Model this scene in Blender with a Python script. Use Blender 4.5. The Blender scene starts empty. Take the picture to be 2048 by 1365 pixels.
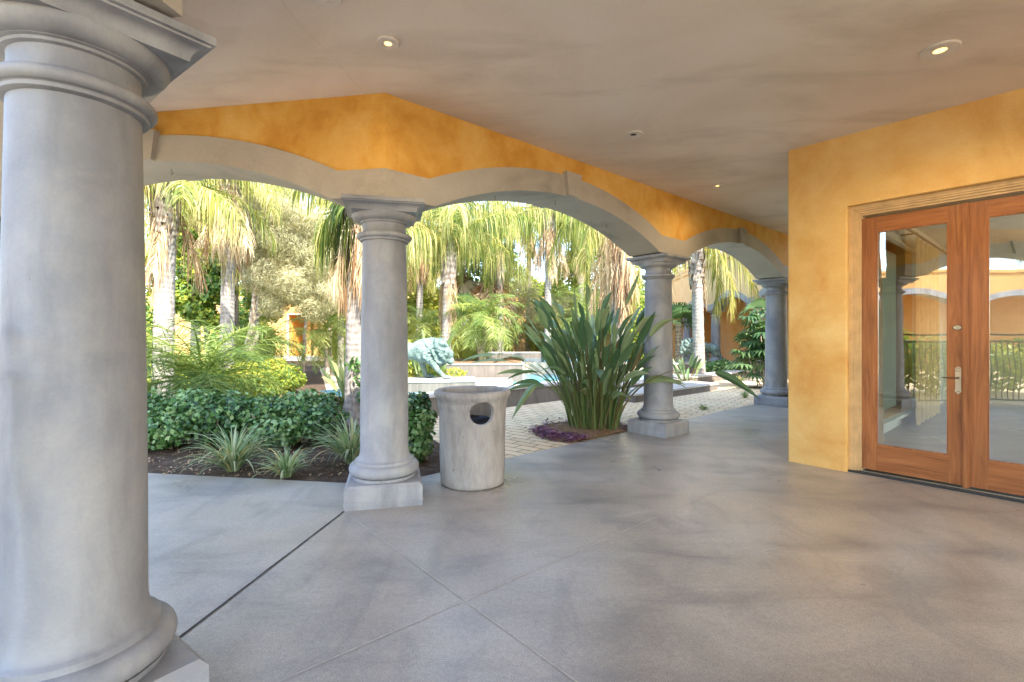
import bpy, bmesh, math, random
import numpy as np
from mathutils import Vector, Matrix, noise as mnoise

R = math.radians
PI = math.pi
scene = bpy.context.scene
COL = scene.collection

# ------------------------------------------------------------------ layout
F, HZ, CX, EYE = 961.0, 671.0, 1024.0, 1.4       # focal length (photo px), horizon row, eye height


def P(px, py, Z):
    """point seen at photo pixel (px,py) standing Z metres in front"""
    return Vector(((px - CX) / F * Z, Z, EYE + (HZ - py) / F * Z))


def G(px, Z, z=0.0):
    return Vector(((px - CX) / F * Z, Z, z))


def az(a):
    return Vector((math.sin(R(a)), math.cos(R(a)), 0.0))


A = az(49.4)                 # long arcade and the house's end wall
NA = Vector((A.y, -A.x, 0))  # towards the covered side
B = Vector((-A.y, A.x, 0))
WD = -B                      # along the door wall, towards the right of the photo
C = az(-81.0)
NC = Vector((-0.156, -0.988, 0)).normalized()
C1 = Vector((-1.572, 1.741, 0))
C2 = Vector((-1.111, 4.187, 0))
SPAN = 4.25
C3 = C2 + A * SPAN
C4 = C2 + A * SPAN * 2
C0 = C2 + C * SPAN
D1 = Vector((-0.156, -0.988, 0)).normalized()   # courtyard arcade, running back past the camera
ND1 = Vector((0.988, -0.156, 0)).normalized()
W0 = Vector((3.064, 5.339, 0))                  # corner of the house wall
CEIL = 3.385

# ------------------------------------------------------------------ helpers
def link(o, parent=None):
    COL.objects.link(o)
    if parent is not None:
        o.parent = parent
    return o


def tag(o, label=None, cat=None, group=None, kind=None):
    if label:
        o['label'] = label
    if cat:
        o['category'] = cat
    if group:
        o['group'] = group
    if kind:
        o['kind'] = kind
    return o


def thing(name, label, cat, loc=(0, 0, 0), rz=0.0, group=None):
    o = bpy.data.objects.new(name, None)
    o.empty_display_size = 0.1
    o.location = loc
    o.rotation_euler = (0, 0, rz)
    link(o)
    return tag(o, label, cat, group)


def sharp(me, ang=35):
    me.shade_smooth()
    me.set_sharp_from_angle(angle=R(ang))


def obj(name, me, mat, parent=None, loc=None):
    if mat is not None:
        me.materials.clear()
        me.materials.append(mat)
    o = bpy.data.objects.new(name, me)
    if loc is not None:
        o.location = loc
    return link(o, parent)


def from_bm(name, bm, mat, parent=None, loc=None, ang=35):
    bmesh.ops.recalc_face_normals(bm, faces=bm.faces)
    me = bpy.data.meshes.new(name)
    bm.to_mesh(me)
    bm.free()
    sharp(me, ang)
    return obj(name, me, mat, parent, loc)


def copy_tree(o, parent=None):
    c = o.copy()
    COL.objects.link(c)
    if parent is not None:
        c.parent = parent
    for ch in list(o.children):
        copy_tree(ch, c)
    return c


def mesh_np(name, V, Q, mat, parent=None, tint=None, loc=None, smooth=True):
    V = np.asarray(V, np.float32)
    Q = np.asarray(Q, np.int32)
    me = bpy.data.meshes.new(name)
    me.vertices.add(len(V))
    me.vertices.foreach_set('co', V.ravel())
    k = Q.shape[1]
    me.loops.add(Q.size)
    me.loops.foreach_set('vertex_index', Q.ravel())
    me.polygons.add(len(Q))
    me.polygons.foreach_set('loop_start', np.arange(0, Q.size, k, dtype=np.int32))
    me.polygons.foreach_set('loop_total', np.full(len(Q), k, np.int32))
    me.update(calc_edges=True)
    if tint is not None:
        a = me.attributes.new('tint', 'FLOAT', 'POINT')
        a.data.foreach_set('value', np.asarray(tint, np.float32))
    if smooth:
        me.shade_smooth()
    me.validate()
    return obj(name, me, mat, parent, loc)


# bmesh shapes
def lathe(bm, prof, seg=64, at=(0, 0, 0), caps=True):
    rings = []
    for r, z in prof:
        rings.append([bm.verts.new((at[0] + r * math.cos(2 * PI * i / seg), at[1] + r * math.sin(2 * PI * i / seg), at[2] + z)) for i in range(seg)])
    for a, b in zip(rings, rings[1:]):
        for i in range(seg):
            bm.faces.new((a[i], a[(i + 1) % seg], b[(i + 1) % seg], b[i]))
    if caps:
        bm.faces.new(rings[0][::-1])
        bm.faces.new(rings[-1])


def sq_lathe(bm, prof, caps=True):
    rings = []
    for h, z in prof:
        rings.append([bm.verts.new((h * sx, h * sy, z)) for sx, sy in ((-1, -1), (1, -1), (1, 1), (-1, 1))])
    for a, b in zip(rings, rings[1:]):
        for i in range(4):
            bm.faces.new((a[i], a[(i + 1) % 4], b[(i + 1) % 4], b[i]))
    if caps:
        bm.faces.new(rings[0][::-1])
        bm.faces.new(rings[-1])


def box(bm, x0, x1, y0, y1, z0, z1, M=None):
    vs = [bm.verts.new((x, y, z)) for z in (z0, z1) for x, y in ((x0, y0), (x1, y0), (x1, y1), (x0, y1))]
    if M is not None:
        for v in vs:
            v.co = M @ v.co
    for f in ((3, 2, 1, 0), (4, 5, 6, 7), (0, 1, 5, 4), (1, 2, 6, 5), (2, 3, 7, 6), (3, 0, 4, 7)):
        bm.faces.new([vs[i] for i in f])
    return vs


def bevel(bm, w=0.006, seg=2, ang=30):
    es = [e for e in bm.edges if len(e.link_faces) == 2 and e.calc_face_angle(0) > R(ang)]
    bmesh.ops.bevel(bm, geom=es, offset=w, segments=seg, affect='EDGES', profile=0.6, clamp_overlap=True)


def tube(bm, pts, rads, seg=10, caps=True):
    pts = [Vector(p) for p in pts]
    if not hasattr(rads, '__len__'):
        rads = [rads] * len(pts)
    rings = []
    ref = Vector((0.13, 0.97, 0.21))
    for i, p in enumerate(pts):
        t = (pts[min(i + 1, len(pts) - 1)] - pts[max(i - 1, 0)]).normalized()
        s = t.cross(ref)
        if s.length < 1e-3:
            s = t.cross(Vector((1, 0, 0)))
        s.normalize()
        u = s.cross(t).normalized()
        rings.append([bm.verts.new(p + (s * math.cos(2 * PI * k / seg) + u * math.sin(2 * PI * k / seg)) * rads[i]) for k in range(seg)])
    for a, b in zip(rings, rings[1:]):
        for i in range(seg):
            bm.faces.new((a[i], a[(i + 1) % seg], b[(i + 1) % seg], b[i]))
    if caps:
        bm.faces.new(rings[0][::-1])
        bm.faces.new(rings[-1])


def prism(bm, poly, z0, z1):
    n = len(poly)
    a = [bm.verts.new((p[0], p[1], z0)) for p in poly]
    b = [bm.verts.new((p[0], p[1], z1)) for p in poly]
    for i in range(n):
        bm.faces.new((a[i], a[(i + 1) % n], b[(i + 1) % n], b[i]))
    bm.faces.new(a[::-1])
    bm.faces.new(b)


def sheet(name, poly, z, mat, kind='structure', parent=None):
    bm = bmesh.new()
    f = bm.faces.new([bm.verts.new((p[0], p[1], z)) for p in poly])
    bmesh.ops.recalc_face_normals(bm, faces=bm.faces)
    if f.normal.z < 0:
        f.normal_flip()
    me = bpy.data.meshes.new(name)
    bm.to_mesh(me)
    bm.free()
    o = obj(name, me, mat, parent)
    if kind:
        o['kind'] = kind
    return o


# ------------------------------------------------------------------ materials
class NT:
    def __init__(s, name):
        s.m = bpy.data.materials.new(name)
        s.m.use_nodes = True
        s.t = s.m.node_tree
        s.b = s.t.nodes['Principled BSDF']
        s.out = s.t.nodes['Material Output']

    def n(s, typ, **kw):
        nd = s.t.nodes.new(typ)
        for k, v in kw.items():
            if k in ('operation', 'blend_type', 'data_type', 'wave_type', 'bands_direction', 'feature', 'attribute_name', 'noise_dimensions', 'vector_type', 'wave_profile', 'distance'):
                setattr(nd, k, v)
            else:
                nd.inputs[k.replace('_', ' ')].default_value = v
        return nd

    def l(s, a, b):
        s.t.links.new(a, b)

    def pos(s, scale=(1, 1, 1), rot=(0, 0, 0), obj=False):
        if obj:
            src = s.n('ShaderNodeTexCoord').outputs['Object']
        else:
            src = s.n('ShaderNodeNewGeometry').outputs['Position']
        mp = s.n('ShaderNodeMapping')
        mp.inputs['Scale'].default_value = scale
        mp.inputs['Rotation'].default_value = rot
        s.l(src, mp.inputs['Vector'])
        return mp.outputs['Vector']

    def noise(s, vec, scale, detail=5, rough=0.55, dist=0.0):
        nd = s.n('ShaderNodeTexNoise', Scale=scale, Detail=detail, Roughness=rough, Distortion=dist)
        s.l(vec, nd.inputs['Vector'])
        return nd.outputs['Fac']

    def ramp(s, fac, stops):
        nd = s.n('ShaderNodeValToRGB')
        cr = nd.color_ramp
        while len(cr.elements) < len(stops):
            cr.elements.new(0.5)
        for e, (p, c) in zip(cr.elements, stops):
            e.position = p
            e.color = (c[0], c[1], c[2], 1) if hasattr(c, '__len__') else (c, c, c, 1)
        s.l(fac, nd.inputs['Fac'])
        return nd.outputs['Color']

    def mix(s, fac, a, b, mode='MIX'):
        nd = s.n('ShaderNodeMix', data_type='RGBA', blend_type=mode)
        for v, i in ((fac, 0), (a, 6), (b, 7)):
            if hasattr(v, 'is_output'):
                s.l(v, nd.inputs[i])
            elif i == 0:
                nd.inputs[0].default_value = v
            else:
                nd.inputs[i].default_value = (*v, 1)
        return nd.outputs[2]

    def math(s, op, a, b=0.5):
        nd = s.n('ShaderNodeMath', operation=op)
        for v, i in ((a, 0), (b, 1)):
            if hasattr(v, 'is_output'):
                s.l(v, nd.inputs[i])
            else:
                nd.inputs[i].default_value = v
        return nd.outputs[0]

    def bump(s, h, strength=0.2, dist=0.01):
        nd = s.n('ShaderNodeBump', Strength=strength, Distance=dist)
        s.l(h, nd.inputs['Height'])
        s.l(nd.outputs['Normal'], s.b.inputs['Normal'])
        return nd

    def color(s, c):
        if hasattr(c, 'is_output'):
            s.l(c, s.b.inputs['Base Color'])
        else:
            s.b.inputs['Base Color'].default_value = (*c, 1)

    def set(s, **kw):
        for k, v in kw.items():
            k = k.replace('_', ' ')
            if hasattr(v, 'is_output'):
                s.l(v, s.b.inputs[k])
            else:
                s.b.inputs[k].default_value = v


def mottled(name, c0, c1, c2, scale=1.2, rough=0.7, bumpy=0.12, stretch=(1, 1, 1), fine=60, spec=0.3, contrast=(0.3, 0.5, 0.7), obj_co=False, spots=None):
    s = NT(name)
    v = s.pos(stretch, obj=obj_co)
    n1 = s.noise(v, scale, 6, 0.6, 0.6)
    n2 = s.noise(v, scale * 3.1, 5, 0.6, 0.3)
    nn = s.math('ADD', s.math('MULTIPLY', n1, 0.7), s.math('MULTIPLY', n2, 0.3))
    col = s.ramp(nn, [(contrast[0], c0), (contrast[1], c1), (contrast[2], c2)])
    n3 = s.noise(v, fine, 3, 0.6)
    col = s.mix(0.18, col, s.ramp(n3, [(0.3, 0.35), (0.7, 0.65)]), 'OVERLAY')
    if spots:
        n4 = s.noise(v, spots[0], 3, 0.7)
        col = s.mix(s.ramp(n4, [(spots[1], 0.0), (spots[1] + 0.03, 1.0)]), col, spots[2])
    s.color(col)
    s.set(Roughness=rough, Specular_IOR_Level=spec)
    s.bump(s.math('ADD', s.math('MULTIPLY', n3, 0.4), n2), bumpy, 0.02)
    return s.m


M = {}
M['orange'] = mottled('orange plaster', (0.55, 0.255, 0.036), (0.67, 0.36, 0.07), (0.76, 0.48, 0.145), 1.7, 0.75, 0.38, fine=85, contrast=(0.34, 0.48, 0.64))
M['orange_pale'] = mottled('ochre plaster', (0.61, 0.32, 0.085), (0.71, 0.455, 0.16), (0.77, 0.545, 0.23), 1.3, 0.7, 0.38, fine=85, contrast=(0.33, 0.5, 0.66))
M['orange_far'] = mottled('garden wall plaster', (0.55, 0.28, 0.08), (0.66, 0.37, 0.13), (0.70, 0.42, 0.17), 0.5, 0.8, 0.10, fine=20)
M['orange_wing'] = mottled('sunlit-tone wing plaster', (0.72, 0.45, 0.20), (0.80, 0.54, 0.27), (0.83, 0.60, 0.33), 0.5, 0.8, 0.10, fine=20)  # paler than the other walls: a sunlit look put into the colour
M['stone'] = mottled('cast stone', (0.165, 0.172, 0.188), (0.262, 0.270, 0.288), (0.315, 0.322, 0.338), 1.7, 0.55, 0.10, fine=70, spec=0.35, contrast=(0.27, 0.44, 0.66))
def stone_mat():
    s = NT('cast stone')
    v = s.pos((1, 1, 1))
    n1 = s.noise(v, 1.6, 6, 0.6, 0.5)
    n2 = s.noise(s.pos((2.4, 2.4, 0.55)), 1.9, 6, 0.62, 0.3)
    col = s.ramp(n1, [(0.32, (0.20, 0.216, 0.25)), (0.5, (0.295, 0.306, 0.33)), (0.66, (0.375, 0.377, 0.38))])
    col = s.mix(s.ramp(n2, [(0.46, 0.0), (0.68, 0.75)]), col, (0.185, 0.188, 0.205))
    col = s.mix(s.ramp(s.noise(v, 2.3, 5, 0.6, 0.4), [(0.55, 0.0), (0.75, 0.5)]), col, (0.40, 0.375, 0.34))
    n3 = s.noise(v, 85, 3, 0.65)
    col = s.mix(0.10, col, s.ramp(n3, [(0.3, 0.32), (0.7, 0.68)]), 'OVERLAY')
    pit = s.noise(v, 42, 2, 0.5)
    col = s.mix(s.ramp(pit, [(0.77, 0.0), (0.80, 0.6)]), col, (0.15, 0.145, 0.14))
    s.color(col)
    s.set(Roughness=0.55, Specular_IOR_Level=0.35)
    s.bump(s.math('SUBTRACT', s.math('ADD', s.math('MULTIPLY', n3, 0.4), s.noise(v, 9, 4, 0.6)), s.ramp(pit, [(0.76, 0.0), (0.80, 1.0)])), 0.12, 0.012)
    return s.m


M['stone'] = stone_mat()
M['arch'] = mottled('cast stone arch', (0.27, 0.245, 0.205), (0.41, 0.375, 0.32), (0.48, 0.445, 0.385), 1.5, 0.65, 0.10, fine=60, contrast=(0.26, 0.45, 0.7))
M['bin'] = mottled('worn concrete', (0.19, 0.17, 0.16), (0.34, 0.32, 0.30), (0.43, 0.41, 0.38), 4.0, 0.75, 0.5, stretch=(1.2, 1.2, 0.35), fine=45, spots=(26, 0.69, (0.06, 0.05, 0.045)))


def ceiling_mat():
    s = NT('ceiling plaster')
    v = s.pos((1, 1, 1))
    n1 = s.noise(v, 0.55, 5, 0.55, 0.8)
    v2 = s.pos((0.7, 2.2, 1), (0, 0, R(35)))
    n2 = s.noise(v2, 0.9, 5, 0.6, 0.5)
    col = s.ramp(n1, [(0.3, (0.62, 0.535, 0.44)), (0.5, (0.69, 0.615, 0.53)), (0.7, (0.74, 0.68, 0.605))])
    col = s.mix(s.ramp(n2, [(0.48, 0.0), (0.74, 0.70)]), col, (0.44, 0.38, 0.315))
    n3 = s.noise(v, 40, 3, 0.5)
    col = s.mix(0.10, col, s.ramp(n3, [(0.3, 0.35), (0.7, 0.65)]), 'OVERLAY')
    s.color(col)
    s.set(Roughness=0.6, Specular_IOR_Level=0.3)
    s.bump(s.math('ADD', s.math('MULTIPLY', n3, 0.3), s.noise(s.pos((1, 2, 1), (0, 0, R(20))), 7, 5, 0.6, 0.5)), 0.10, 0.02)
    return s.m


M['ceiling'] = ceiling_mat()


def floor_mat():
    s = NT('sealed concrete')
    v = s.pos((1, 1, 1))
    n1 = s.noise(v, 0.9, 5, 0.55, 0.4)
    n2 = s.noise(s.pos((1.0, 2.2, 1), (0, 0, R(-30))), 1.3, 5, 0.54, 0.7)
    nf = s.noise(v, 170, 2, 0.7)
    nm = s.noise(v, 38, 5, 0.7)
    col = s.ramp(n1, [(0.30, (0.285, 0.263, 0.234)), (0.48, (0.362, 0.340, 0.310)), (0.70, (0.42, 0.401, 0.372))])
    col = s.mix(s.ramp(n2, [(0.40, 0.0), (0.56, 0.35), (0.74, 0.95)]), col, (0.195, 0.19, 0.187))
    col = s.mix(s.ramp(s.noise(v, 0.8, 4, 0.5, 0.6), [(0.46, 0.0), (0.70, 0.75)]), col, (0.43, 0.385, 0.325))
    # darker scuffs and water marks with crisp, broken edges
    sc = s.noise(s.pos((1.6, 0.7, 1), (0, 0, R(40))), 2.2, 5, 0.55, 0.8)
    col = s.mix(s.ramp(sc, [(0.52, 0.0), (0.74, 0.55)]), col, (0.19, 0.187, 0.184))
    col = s.mix(s.ramp(s.noise(v, 60, 2, 0.5), [(0.75, 0.0), (0.78, 0.5)]), col, (0.15, 0.14, 0.13))
    col = s.mix(0.65, col, s.ramp(nf, [(0.25, 0.18), (0.5, 0.5), (0.75, 0.82)]), 'OVERLAY')
    col = s.mix(0.35, col, s.ramp(nm, [(0.3, 0.3), (0.7, 0.7)]), 'OVERLAY')
    s.color(col)
    rr = s.ramp(s.noise(v, 1.2, 4, 0.5, 0.4), [(0.3, 0.26), (0.7, 0.46)])
    s.set(Roughness=rr, Specular_IOR_Level=0.6)
    s.bump(s.math('ADD', nf, nm), 0.08, 0.004)
    return s.m


M['floor'] = floor_mat()


def paver_mat():
    s = NT('clay pavers')
    v = s.pos((1, 1, 1), (0, 0, R(38)))
    wob = s.n('ShaderNodeVectorMath', operation='ADD')
    nz = s.n('ShaderNodeTexNoise', Scale=2.5, Detail=2)
    s.l(v, nz.inputs['Vector'])
    sc = s.n('ShaderNodeVectorMath', operation='SCALE')
    sc.inputs['Scale'].default_value = 0.05
    s.l(nz.outputs['Color'], sc.inputs[0])
    s.l(v, wob.inputs[0])
    s.l(sc.outputs[0], wob.inputs[1])
    b = s.n('ShaderNodeTexBrick', Scale=1.0, Mortar_Size=0.010, Mortar_Smooth=0.3, Bias=-0.1, Brick_Width=0.32, Row_Height=0.16)
    b.inputs['Color1'].default_value = (0.76, 0.60, 0.385, 1)
    b.inputs['Color2'].default_value = (0.67, 0.515, 0.325, 1)
    b.inputs['Mortar'].default_value = (0.21, 0.18, 0.12, 1)
    s.l(wob.outputs[0], b.inputs['Vector'])
    col = s.mix(0.5, b.outputs['Color'], s.ramp(s.noise(v, 1.1, 5, 0.6), [(0.3, 0.32), (0.7, 0.66)]), 'OVERLAY')
    col = s.mix(s.ramp(s.noise(v, 5, 4, 0.7), [(0.60, 0), (0.72, 0.6)]), col, (0.22, 0.21, 0.10))
    s.color(col)
    s.set(Roughness=0.85, Specular_IOR_Level=0.2)
    s.bump(s.math('SUBTRACT', s.noise(v, 30, 3), s.math('MULTIPLY', b.outputs['Fac'], 1.2)), 0.5, 0.01)
    return s.m


M['paver'] = paver_mat()
M['soil'] = mottled('garden soil', (0.035, 0.025, 0.018), (0.085, 0.06, 0.042), (0.17, 0.12, 0.085), 9, 0.95, 1.0, fine=90, spec=0.1)
M['soil_tan'] = mottled('leaf litter soil', (0.10, 0.06, 0.03), (0.22, 0.14, 0.08), (0.34, 0.23, 0.14), 9, 0.95, 1.0, fine=70, spec=0.1)


def tile_mat():
    s = NT('travertine tiles')
    tc = s.pos((1, 1, 1), obj=True)
    b = s.n('ShaderNodeTexBrick', Scale=1.0, Mortar_Size=0.004, Brick_Width=0.42, Row_Height=5.0)
    b.offset = 0.0
    b.inputs['Color1'].default_value = (0.56, 0.45, 0.33, 1)
    b.inputs['Color2'].default_value = (0.45, 0.36, 0.27, 1)
    b.inputs['Mortar'].default_value = (0.14, 0.12, 0.10, 1)
    s.l(tc, b.inputs['Vector'])
    col = s.mix(0.55, b.outputs['Color'], s.ramp(s.noise(s.pos((3, 3, 0.5)), 3.0, 6, 0.65, 0.6), [(0.25, 0.15), (0.75, 0.8)]), 'OVERLAY')
    s.color(col)
    s.set(Roughness=0.75)
    s.bump(s.noise(tc, 40, 3), 0.2, 0.01)
    return s.m


M['tile'] = tile_mat()
M['coping'] = mottled('pale coping', (0.30, 0.275, 0.25), (0.43, 0.40, 0.365), (0.52, 0.49, 0.45), 3, 0.7, 0.15)


def water_mat():
    s = NT('pool water')
    v = s.pos((1, 1, 1))
    s.color((0.07, 0.40, 0.52))
    s.set(Roughness=0.06, Specular_IOR_Level=0.5)
    s.bump(s.noise(v, 5, 3, 0.5, 0.5), 0.12, 0.05)
    return s.m


M['water'] = water_mat()


def wood_mat():
    s = NT('varnished timber')
    v = s.pos((14, 14, 0.9), obj=True)
    n = s.noise(v, 1.4, 6, 0.6, 1.8)
    w = s.noise(s.pos((2, 2, 0.6), obj=True), 2.0, 4, 0.5)
    col = s.ramp(n, [(0.25, (0.15, 0.050, 0.015)), (0.5, (0.30, 0.110, 0.032)), (0.75, (0.41, 0.170, 0.058))])
    col = s.mix(0.4, col, s.ramp(w, [(0.3, 0.3), (0.7, 0.72)]), 'OVERLAY')
    s.color(col)
    s.set(Roughness=0.33, Specular_IOR_Level=0.5, Coat_Weight=0.25, Coat_Roughness=0.2)
    s.bump(n, 0.05, 0.005)
    return s.m


M['wood'] = wood_mat()


def wood_h():
    s = NT('varnished timber rail')
    v = s.pos((0.9, 14, 14), obj=True)
    n = s.noise(v, 1.4, 6, 0.6, 1.8)
    col = s.ramp(n, [(0.25, (0.15, 0.050, 0.015)), (0.5, (0.30, 0.110, 0.032)), (0.75, (0.41, 0.170, 0.058))])
    s.color(col)
    s.set(Roughness=0.33, Coat_Weight=0.25, Coat_Roughness=0.2)
    s.bump(n, 0.05, 0.005)
    return s.m


M['wood_rail'] = wood_h()


def plain(name, c, rough=0.6, metal=0.0, spec=0.4, var=0.15, scale=8):
    s = NT(name)
    v = s.pos((1, 1, 1))
    lo = tuple(x * (1 - var) for x in c)
    hi = tuple(min(1, x * (1 + var)) for x in c)
    s.color(s.ramp(s.noise(v, scale, 4, 0.6), [(0.3, lo), (0.7, hi)]))
    s.set(Roughness=rough, Metallic=metal, Specular_IOR_Level=spec)
    return s.m


M['casing'] = plain('painted casing', (0.58, 0.40, 0.20), 0.55)
M['dark'] = plain('painted recess shade', (0.02, 0.019, 0.018), 0.7)
M['weather'] = plain('threshold rubber', (0.03, 0.035, 0.04), 0.5)
M['nickel'] = plain('aged brass', (0.62, 0.55, 0.42), 0.32, 1.0)
M['bronze'] = plain('dark bronze', (0.10, 0.075, 0.05), 0.4, 0.8)
M['iron'] = plain('wrought iron', (0.035, 0.028, 0.024), 0.5, 0.6)
M['white_trim'] = plain('white trim', (0.62, 0.58, 0.52), 0.5)
M['bag'] = plain('black bin liner', (0.012, 0.012, 0.014), 0.25)
M['joint_dark'] = plain('expansion joint', (0.06, 0.055, 0.055), 0.9, var=0.5, scale=30)
M['joint_pale'] = plain('tooled joint', (0.50, 0.485, 0.455), 0.7, var=0.3, scale=20)
M['room_wall'] = plain('room paint', (0.66, 0.66, 0.57), 0.8, var=0.05)
def blind_mat():
    s = NT('window sheer')
    s.color((0.62, 0.68, 0.58))
    s.set(Roughness=0.8)
    t = s.n('ShaderNodeBsdfTranslucent')
    t.inputs['Color'].default_value = (0.80, 0.86, 0.74, 1)
    mx = s.n('ShaderNodeMixShader')
    mx.inputs[0].default_value = 0.65
    s.l(s.b.outputs[0], mx.inputs[1])
    s.l(t.outputs[0], mx.inputs[2])
    s.l(mx.outputs[0], s.out.inputs['Surface'])
    return s.m


M['blind'] = blind_mat()
M['room_floor'] = mottled('room floor', (0.26, 0.25, 0.24), (0.36, 0.35, 0.335), (0.44, 0.43, 0.41), 2, 0.35, 0.05, stretch=(1, 4, 1))
M['curtain'] = plain('linen curtain', (0.62, 0.48, 0.27), 0.9, var=0.12)
M['pane_far'] = plain('window glazing', (0.30, 0.35, 0.32), 0.1)
M['plaque'] = plain('plaque enamel', (0.62, 0.58, 0.45), 0.35)
M['far_col'] = M['stone']


def glass_mat():
    s = NT('door glass')
    g = s.n('ShaderNodeBsdfGlossy', Roughness=0.005)
    g.inputs['Color'].default_value = (1, 1, 1, 1)
    t = s.n('ShaderNodeBsdfTransparent')
    t.inputs['Color'].default_value = (0.80, 0.84, 0.80, 1)
    mx = s.n('ShaderNodeMixShader')
    v = s.pos((1, 1, 1))
    bp = s.n('ShaderNodeBump', Strength=0.02, Distance=0.05)
    s.l(s.noise(v, 2.2, 1, 0.4), bp.inputs['Height'])
    s.l(bp.outputs['Normal'], g.inputs['Normal'])
    fr = s.n('ShaderNodeFresnel', IOR=1.5)
    fac = s.math('MINIMUM', s.math('ADD', s.math('MULTIPLY', fr.outputs[0], 2.0), 0.22), 0.95)
    s.l(fac, mx.inputs[0])
    s.l(t.outputs[0], mx.inputs[1])
    s.l(g.outputs[0], mx.inputs[2])
    s.l(mx.outputs[0], s.out.inputs['Surface'])
    return s.m


M['glass'] = glass_mat()


def lamp_mat():
    s = NT('lamp glow')
    s.color((1, 0.7, 0.3))
    s.b.inputs['Emission Color'].default_value = (1.0, 0.55, 0.16, 1)
    s.b.inputs['Emission Strength'].default_value = 0.55
    return s.m


M['glow'] = lamp_mat()


def leaf_mat(name, stops, rough=0.45, trans=0.45, spec=0.35):
    s = NT(name)
    a = s.n('ShaderNodeAttribute', attribute_name='tint')
    col = s.ramp(a.outputs['Fac'], stops)
    hv = s.noise(s.pos((1, 1, 1)), 6, 2, 0.5)
    col = s.mix(0.25, col, s.ramp(hv, [(0.3, 0.3), (0.7, 0.7)]), 'OVERLAY')
    s.color(col)
    s.set(Roughness=rough, Specular_IOR_Level=spec)
    t = s.n('ShaderNodeBsdfTranslucent')
    bright = s.mix(1.0, col, (1.2, 1.15, 0.8), 'MULTIPLY')
    s.l(bright, t.inputs['Color'])
    mx = s.n('ShaderNodeMixShader')
    mx.inputs[0].default_value = trans
    s.l(s.b.outputs[0], mx.inputs[1])
    s.l(t.outputs[0], mx.inputs[2])
    s.l(mx.outputs[0], s.out.inputs['Surface'])
    return s.m


M['palm'] = leaf_mat('queen palm leaf', [(0, (0.045, 0.095, 0.02)), (0.4, (0.13, 0.19, 0.035)), (0.75, (0.33, 0.345, 0.07)), (1, (0.58, 0.49, 0.22))], 0.45, 0.5)
M['straw'] = leaf_mat('dry palm leaf', [(0, (0.22, 0.12, 0.06)), (0.35, (0.42, 0.28, 0.16)), (0.7, (0.60, 0.46, 0.30)), (1, (0.72, 0.62, 0.42))], 0.7, 0.3, 0.15)
M['pygmy'] = leaf_mat('date palm leaf', [(0, (0.07, 0.13, 0.03)), (0.5, (0.17, 0.25, 0.06)), (1, (0.42, 0.46, 0.14))], 0.4, 0.4)
M['fan'] = leaf_mat('fan palm leaf', [(0, (0.05, 0.12, 0.05)), (0.5, (0.13, 0.22, 0.09)), (1, (0.36, 0.42, 0.16))], 0.45, 0.4)
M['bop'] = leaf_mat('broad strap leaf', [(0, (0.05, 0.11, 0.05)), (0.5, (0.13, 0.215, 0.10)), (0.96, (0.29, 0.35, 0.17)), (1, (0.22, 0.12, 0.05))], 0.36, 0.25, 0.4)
M['bop_lit'] = leaf_mat('sunlit-tone strap leaf', [(0, (0.12, 0.18, 0.06)), (0.5, (0.30, 0.36, 0.16)), (1, (0.52, 0.54, 0.24))], 0.35, 0.4, 0.5)  # lighter copy of the strap leaf, with sunlight put into its colour
M['stalk'] = leaf_mat('leaf stalk', [(0, (0.05, 0.11, 0.03)), (0.6, (0.13, 0.18, 0.055)), (1, (0.20, 0.13, 0.055))], 0.5, 0.1)
M['hedge'] = leaf_mat('glossy round leaf', [(0, (0.014, 0.045, 0.010)), (0.5, (0.075, 0.185, 0.045)), (1, (0.30, 0.45, 0.19))], 0.3, 0.22, 0.4)
M['broad'] = leaf_mat('broad tree leaf', [(0, (0.06, 0.14, 0.03)), (0.5, (0.17, 0.28, 0.05)), (1, (0.50, 0.52, 0.08))], 0.4, 0.5)
M['yellow'] = leaf_mat('yellow green leaf', [(0, (0.12, 0.20, 0.03)), (0.5, (0.32, 0.38, 0.05)), (1, (0.58, 0.52, 0.10))], 0.45, 0.5)
M['wisp'] = leaf_mat('fine olive leaf', [(0, (0.16, 0.15, 0.075)), (0.5, (0.40, 0.385, 0.21)), (1, (0.66, 0.62, 0.42))], 0.7, 0.35, 0.15)
M['lily'] = leaf_mat('striped blade', [(0, (0.12, 0.21, 0.08)), (0.5, (0.30, 0.40, 0.20)), (0.85, (0.55, 0.60, 0.40)), (1, (0.60, 0.46, 0.20))], 0.4, 0.35)
M['purple'] = leaf_mat('purple leaf', [(0, (0.07, 0.02, 0.05)), (0.5, (0.17, 0.06, 0.13)), (1, (0.32, 0.16, 0.22))], 0.5, 0.25)


def trunk_mat(name, c0, c1, c2, ring=7.0):
    s = NT(name)
    v = s.pos((1, 1, 1), obj=True)
    w = s.n('ShaderNodeTexWave', wave_type='BANDS', bands_direction='Z', Scale=ring, Distortion=7.0, Detail=4, Detail_Scale=1.2)
    s.l(v, w.inputs['Vector'])
    n = s.noise(s.pos((4, 4, 1.2), obj=True), 3.5, 6, 0.65, 0.5)
    nb = s.math('ADD', s.math('MULTIPLY', n, 0.86), s.math('MULTIPLY', w.outputs['Fac'], 0.14))
    s.color(s.ramp(nb, [(0.25, c0), (0.48, c1), (0.72, c2)]))
    s.set(Roughness=0.85, Specular_IOR_Level=0.15)
    s.bump(s.math('ADD', n, s.math('MULTIPLY', w.outputs['Fac'], 0.35)), 0.5, 0.02)
    return s.m


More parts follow.
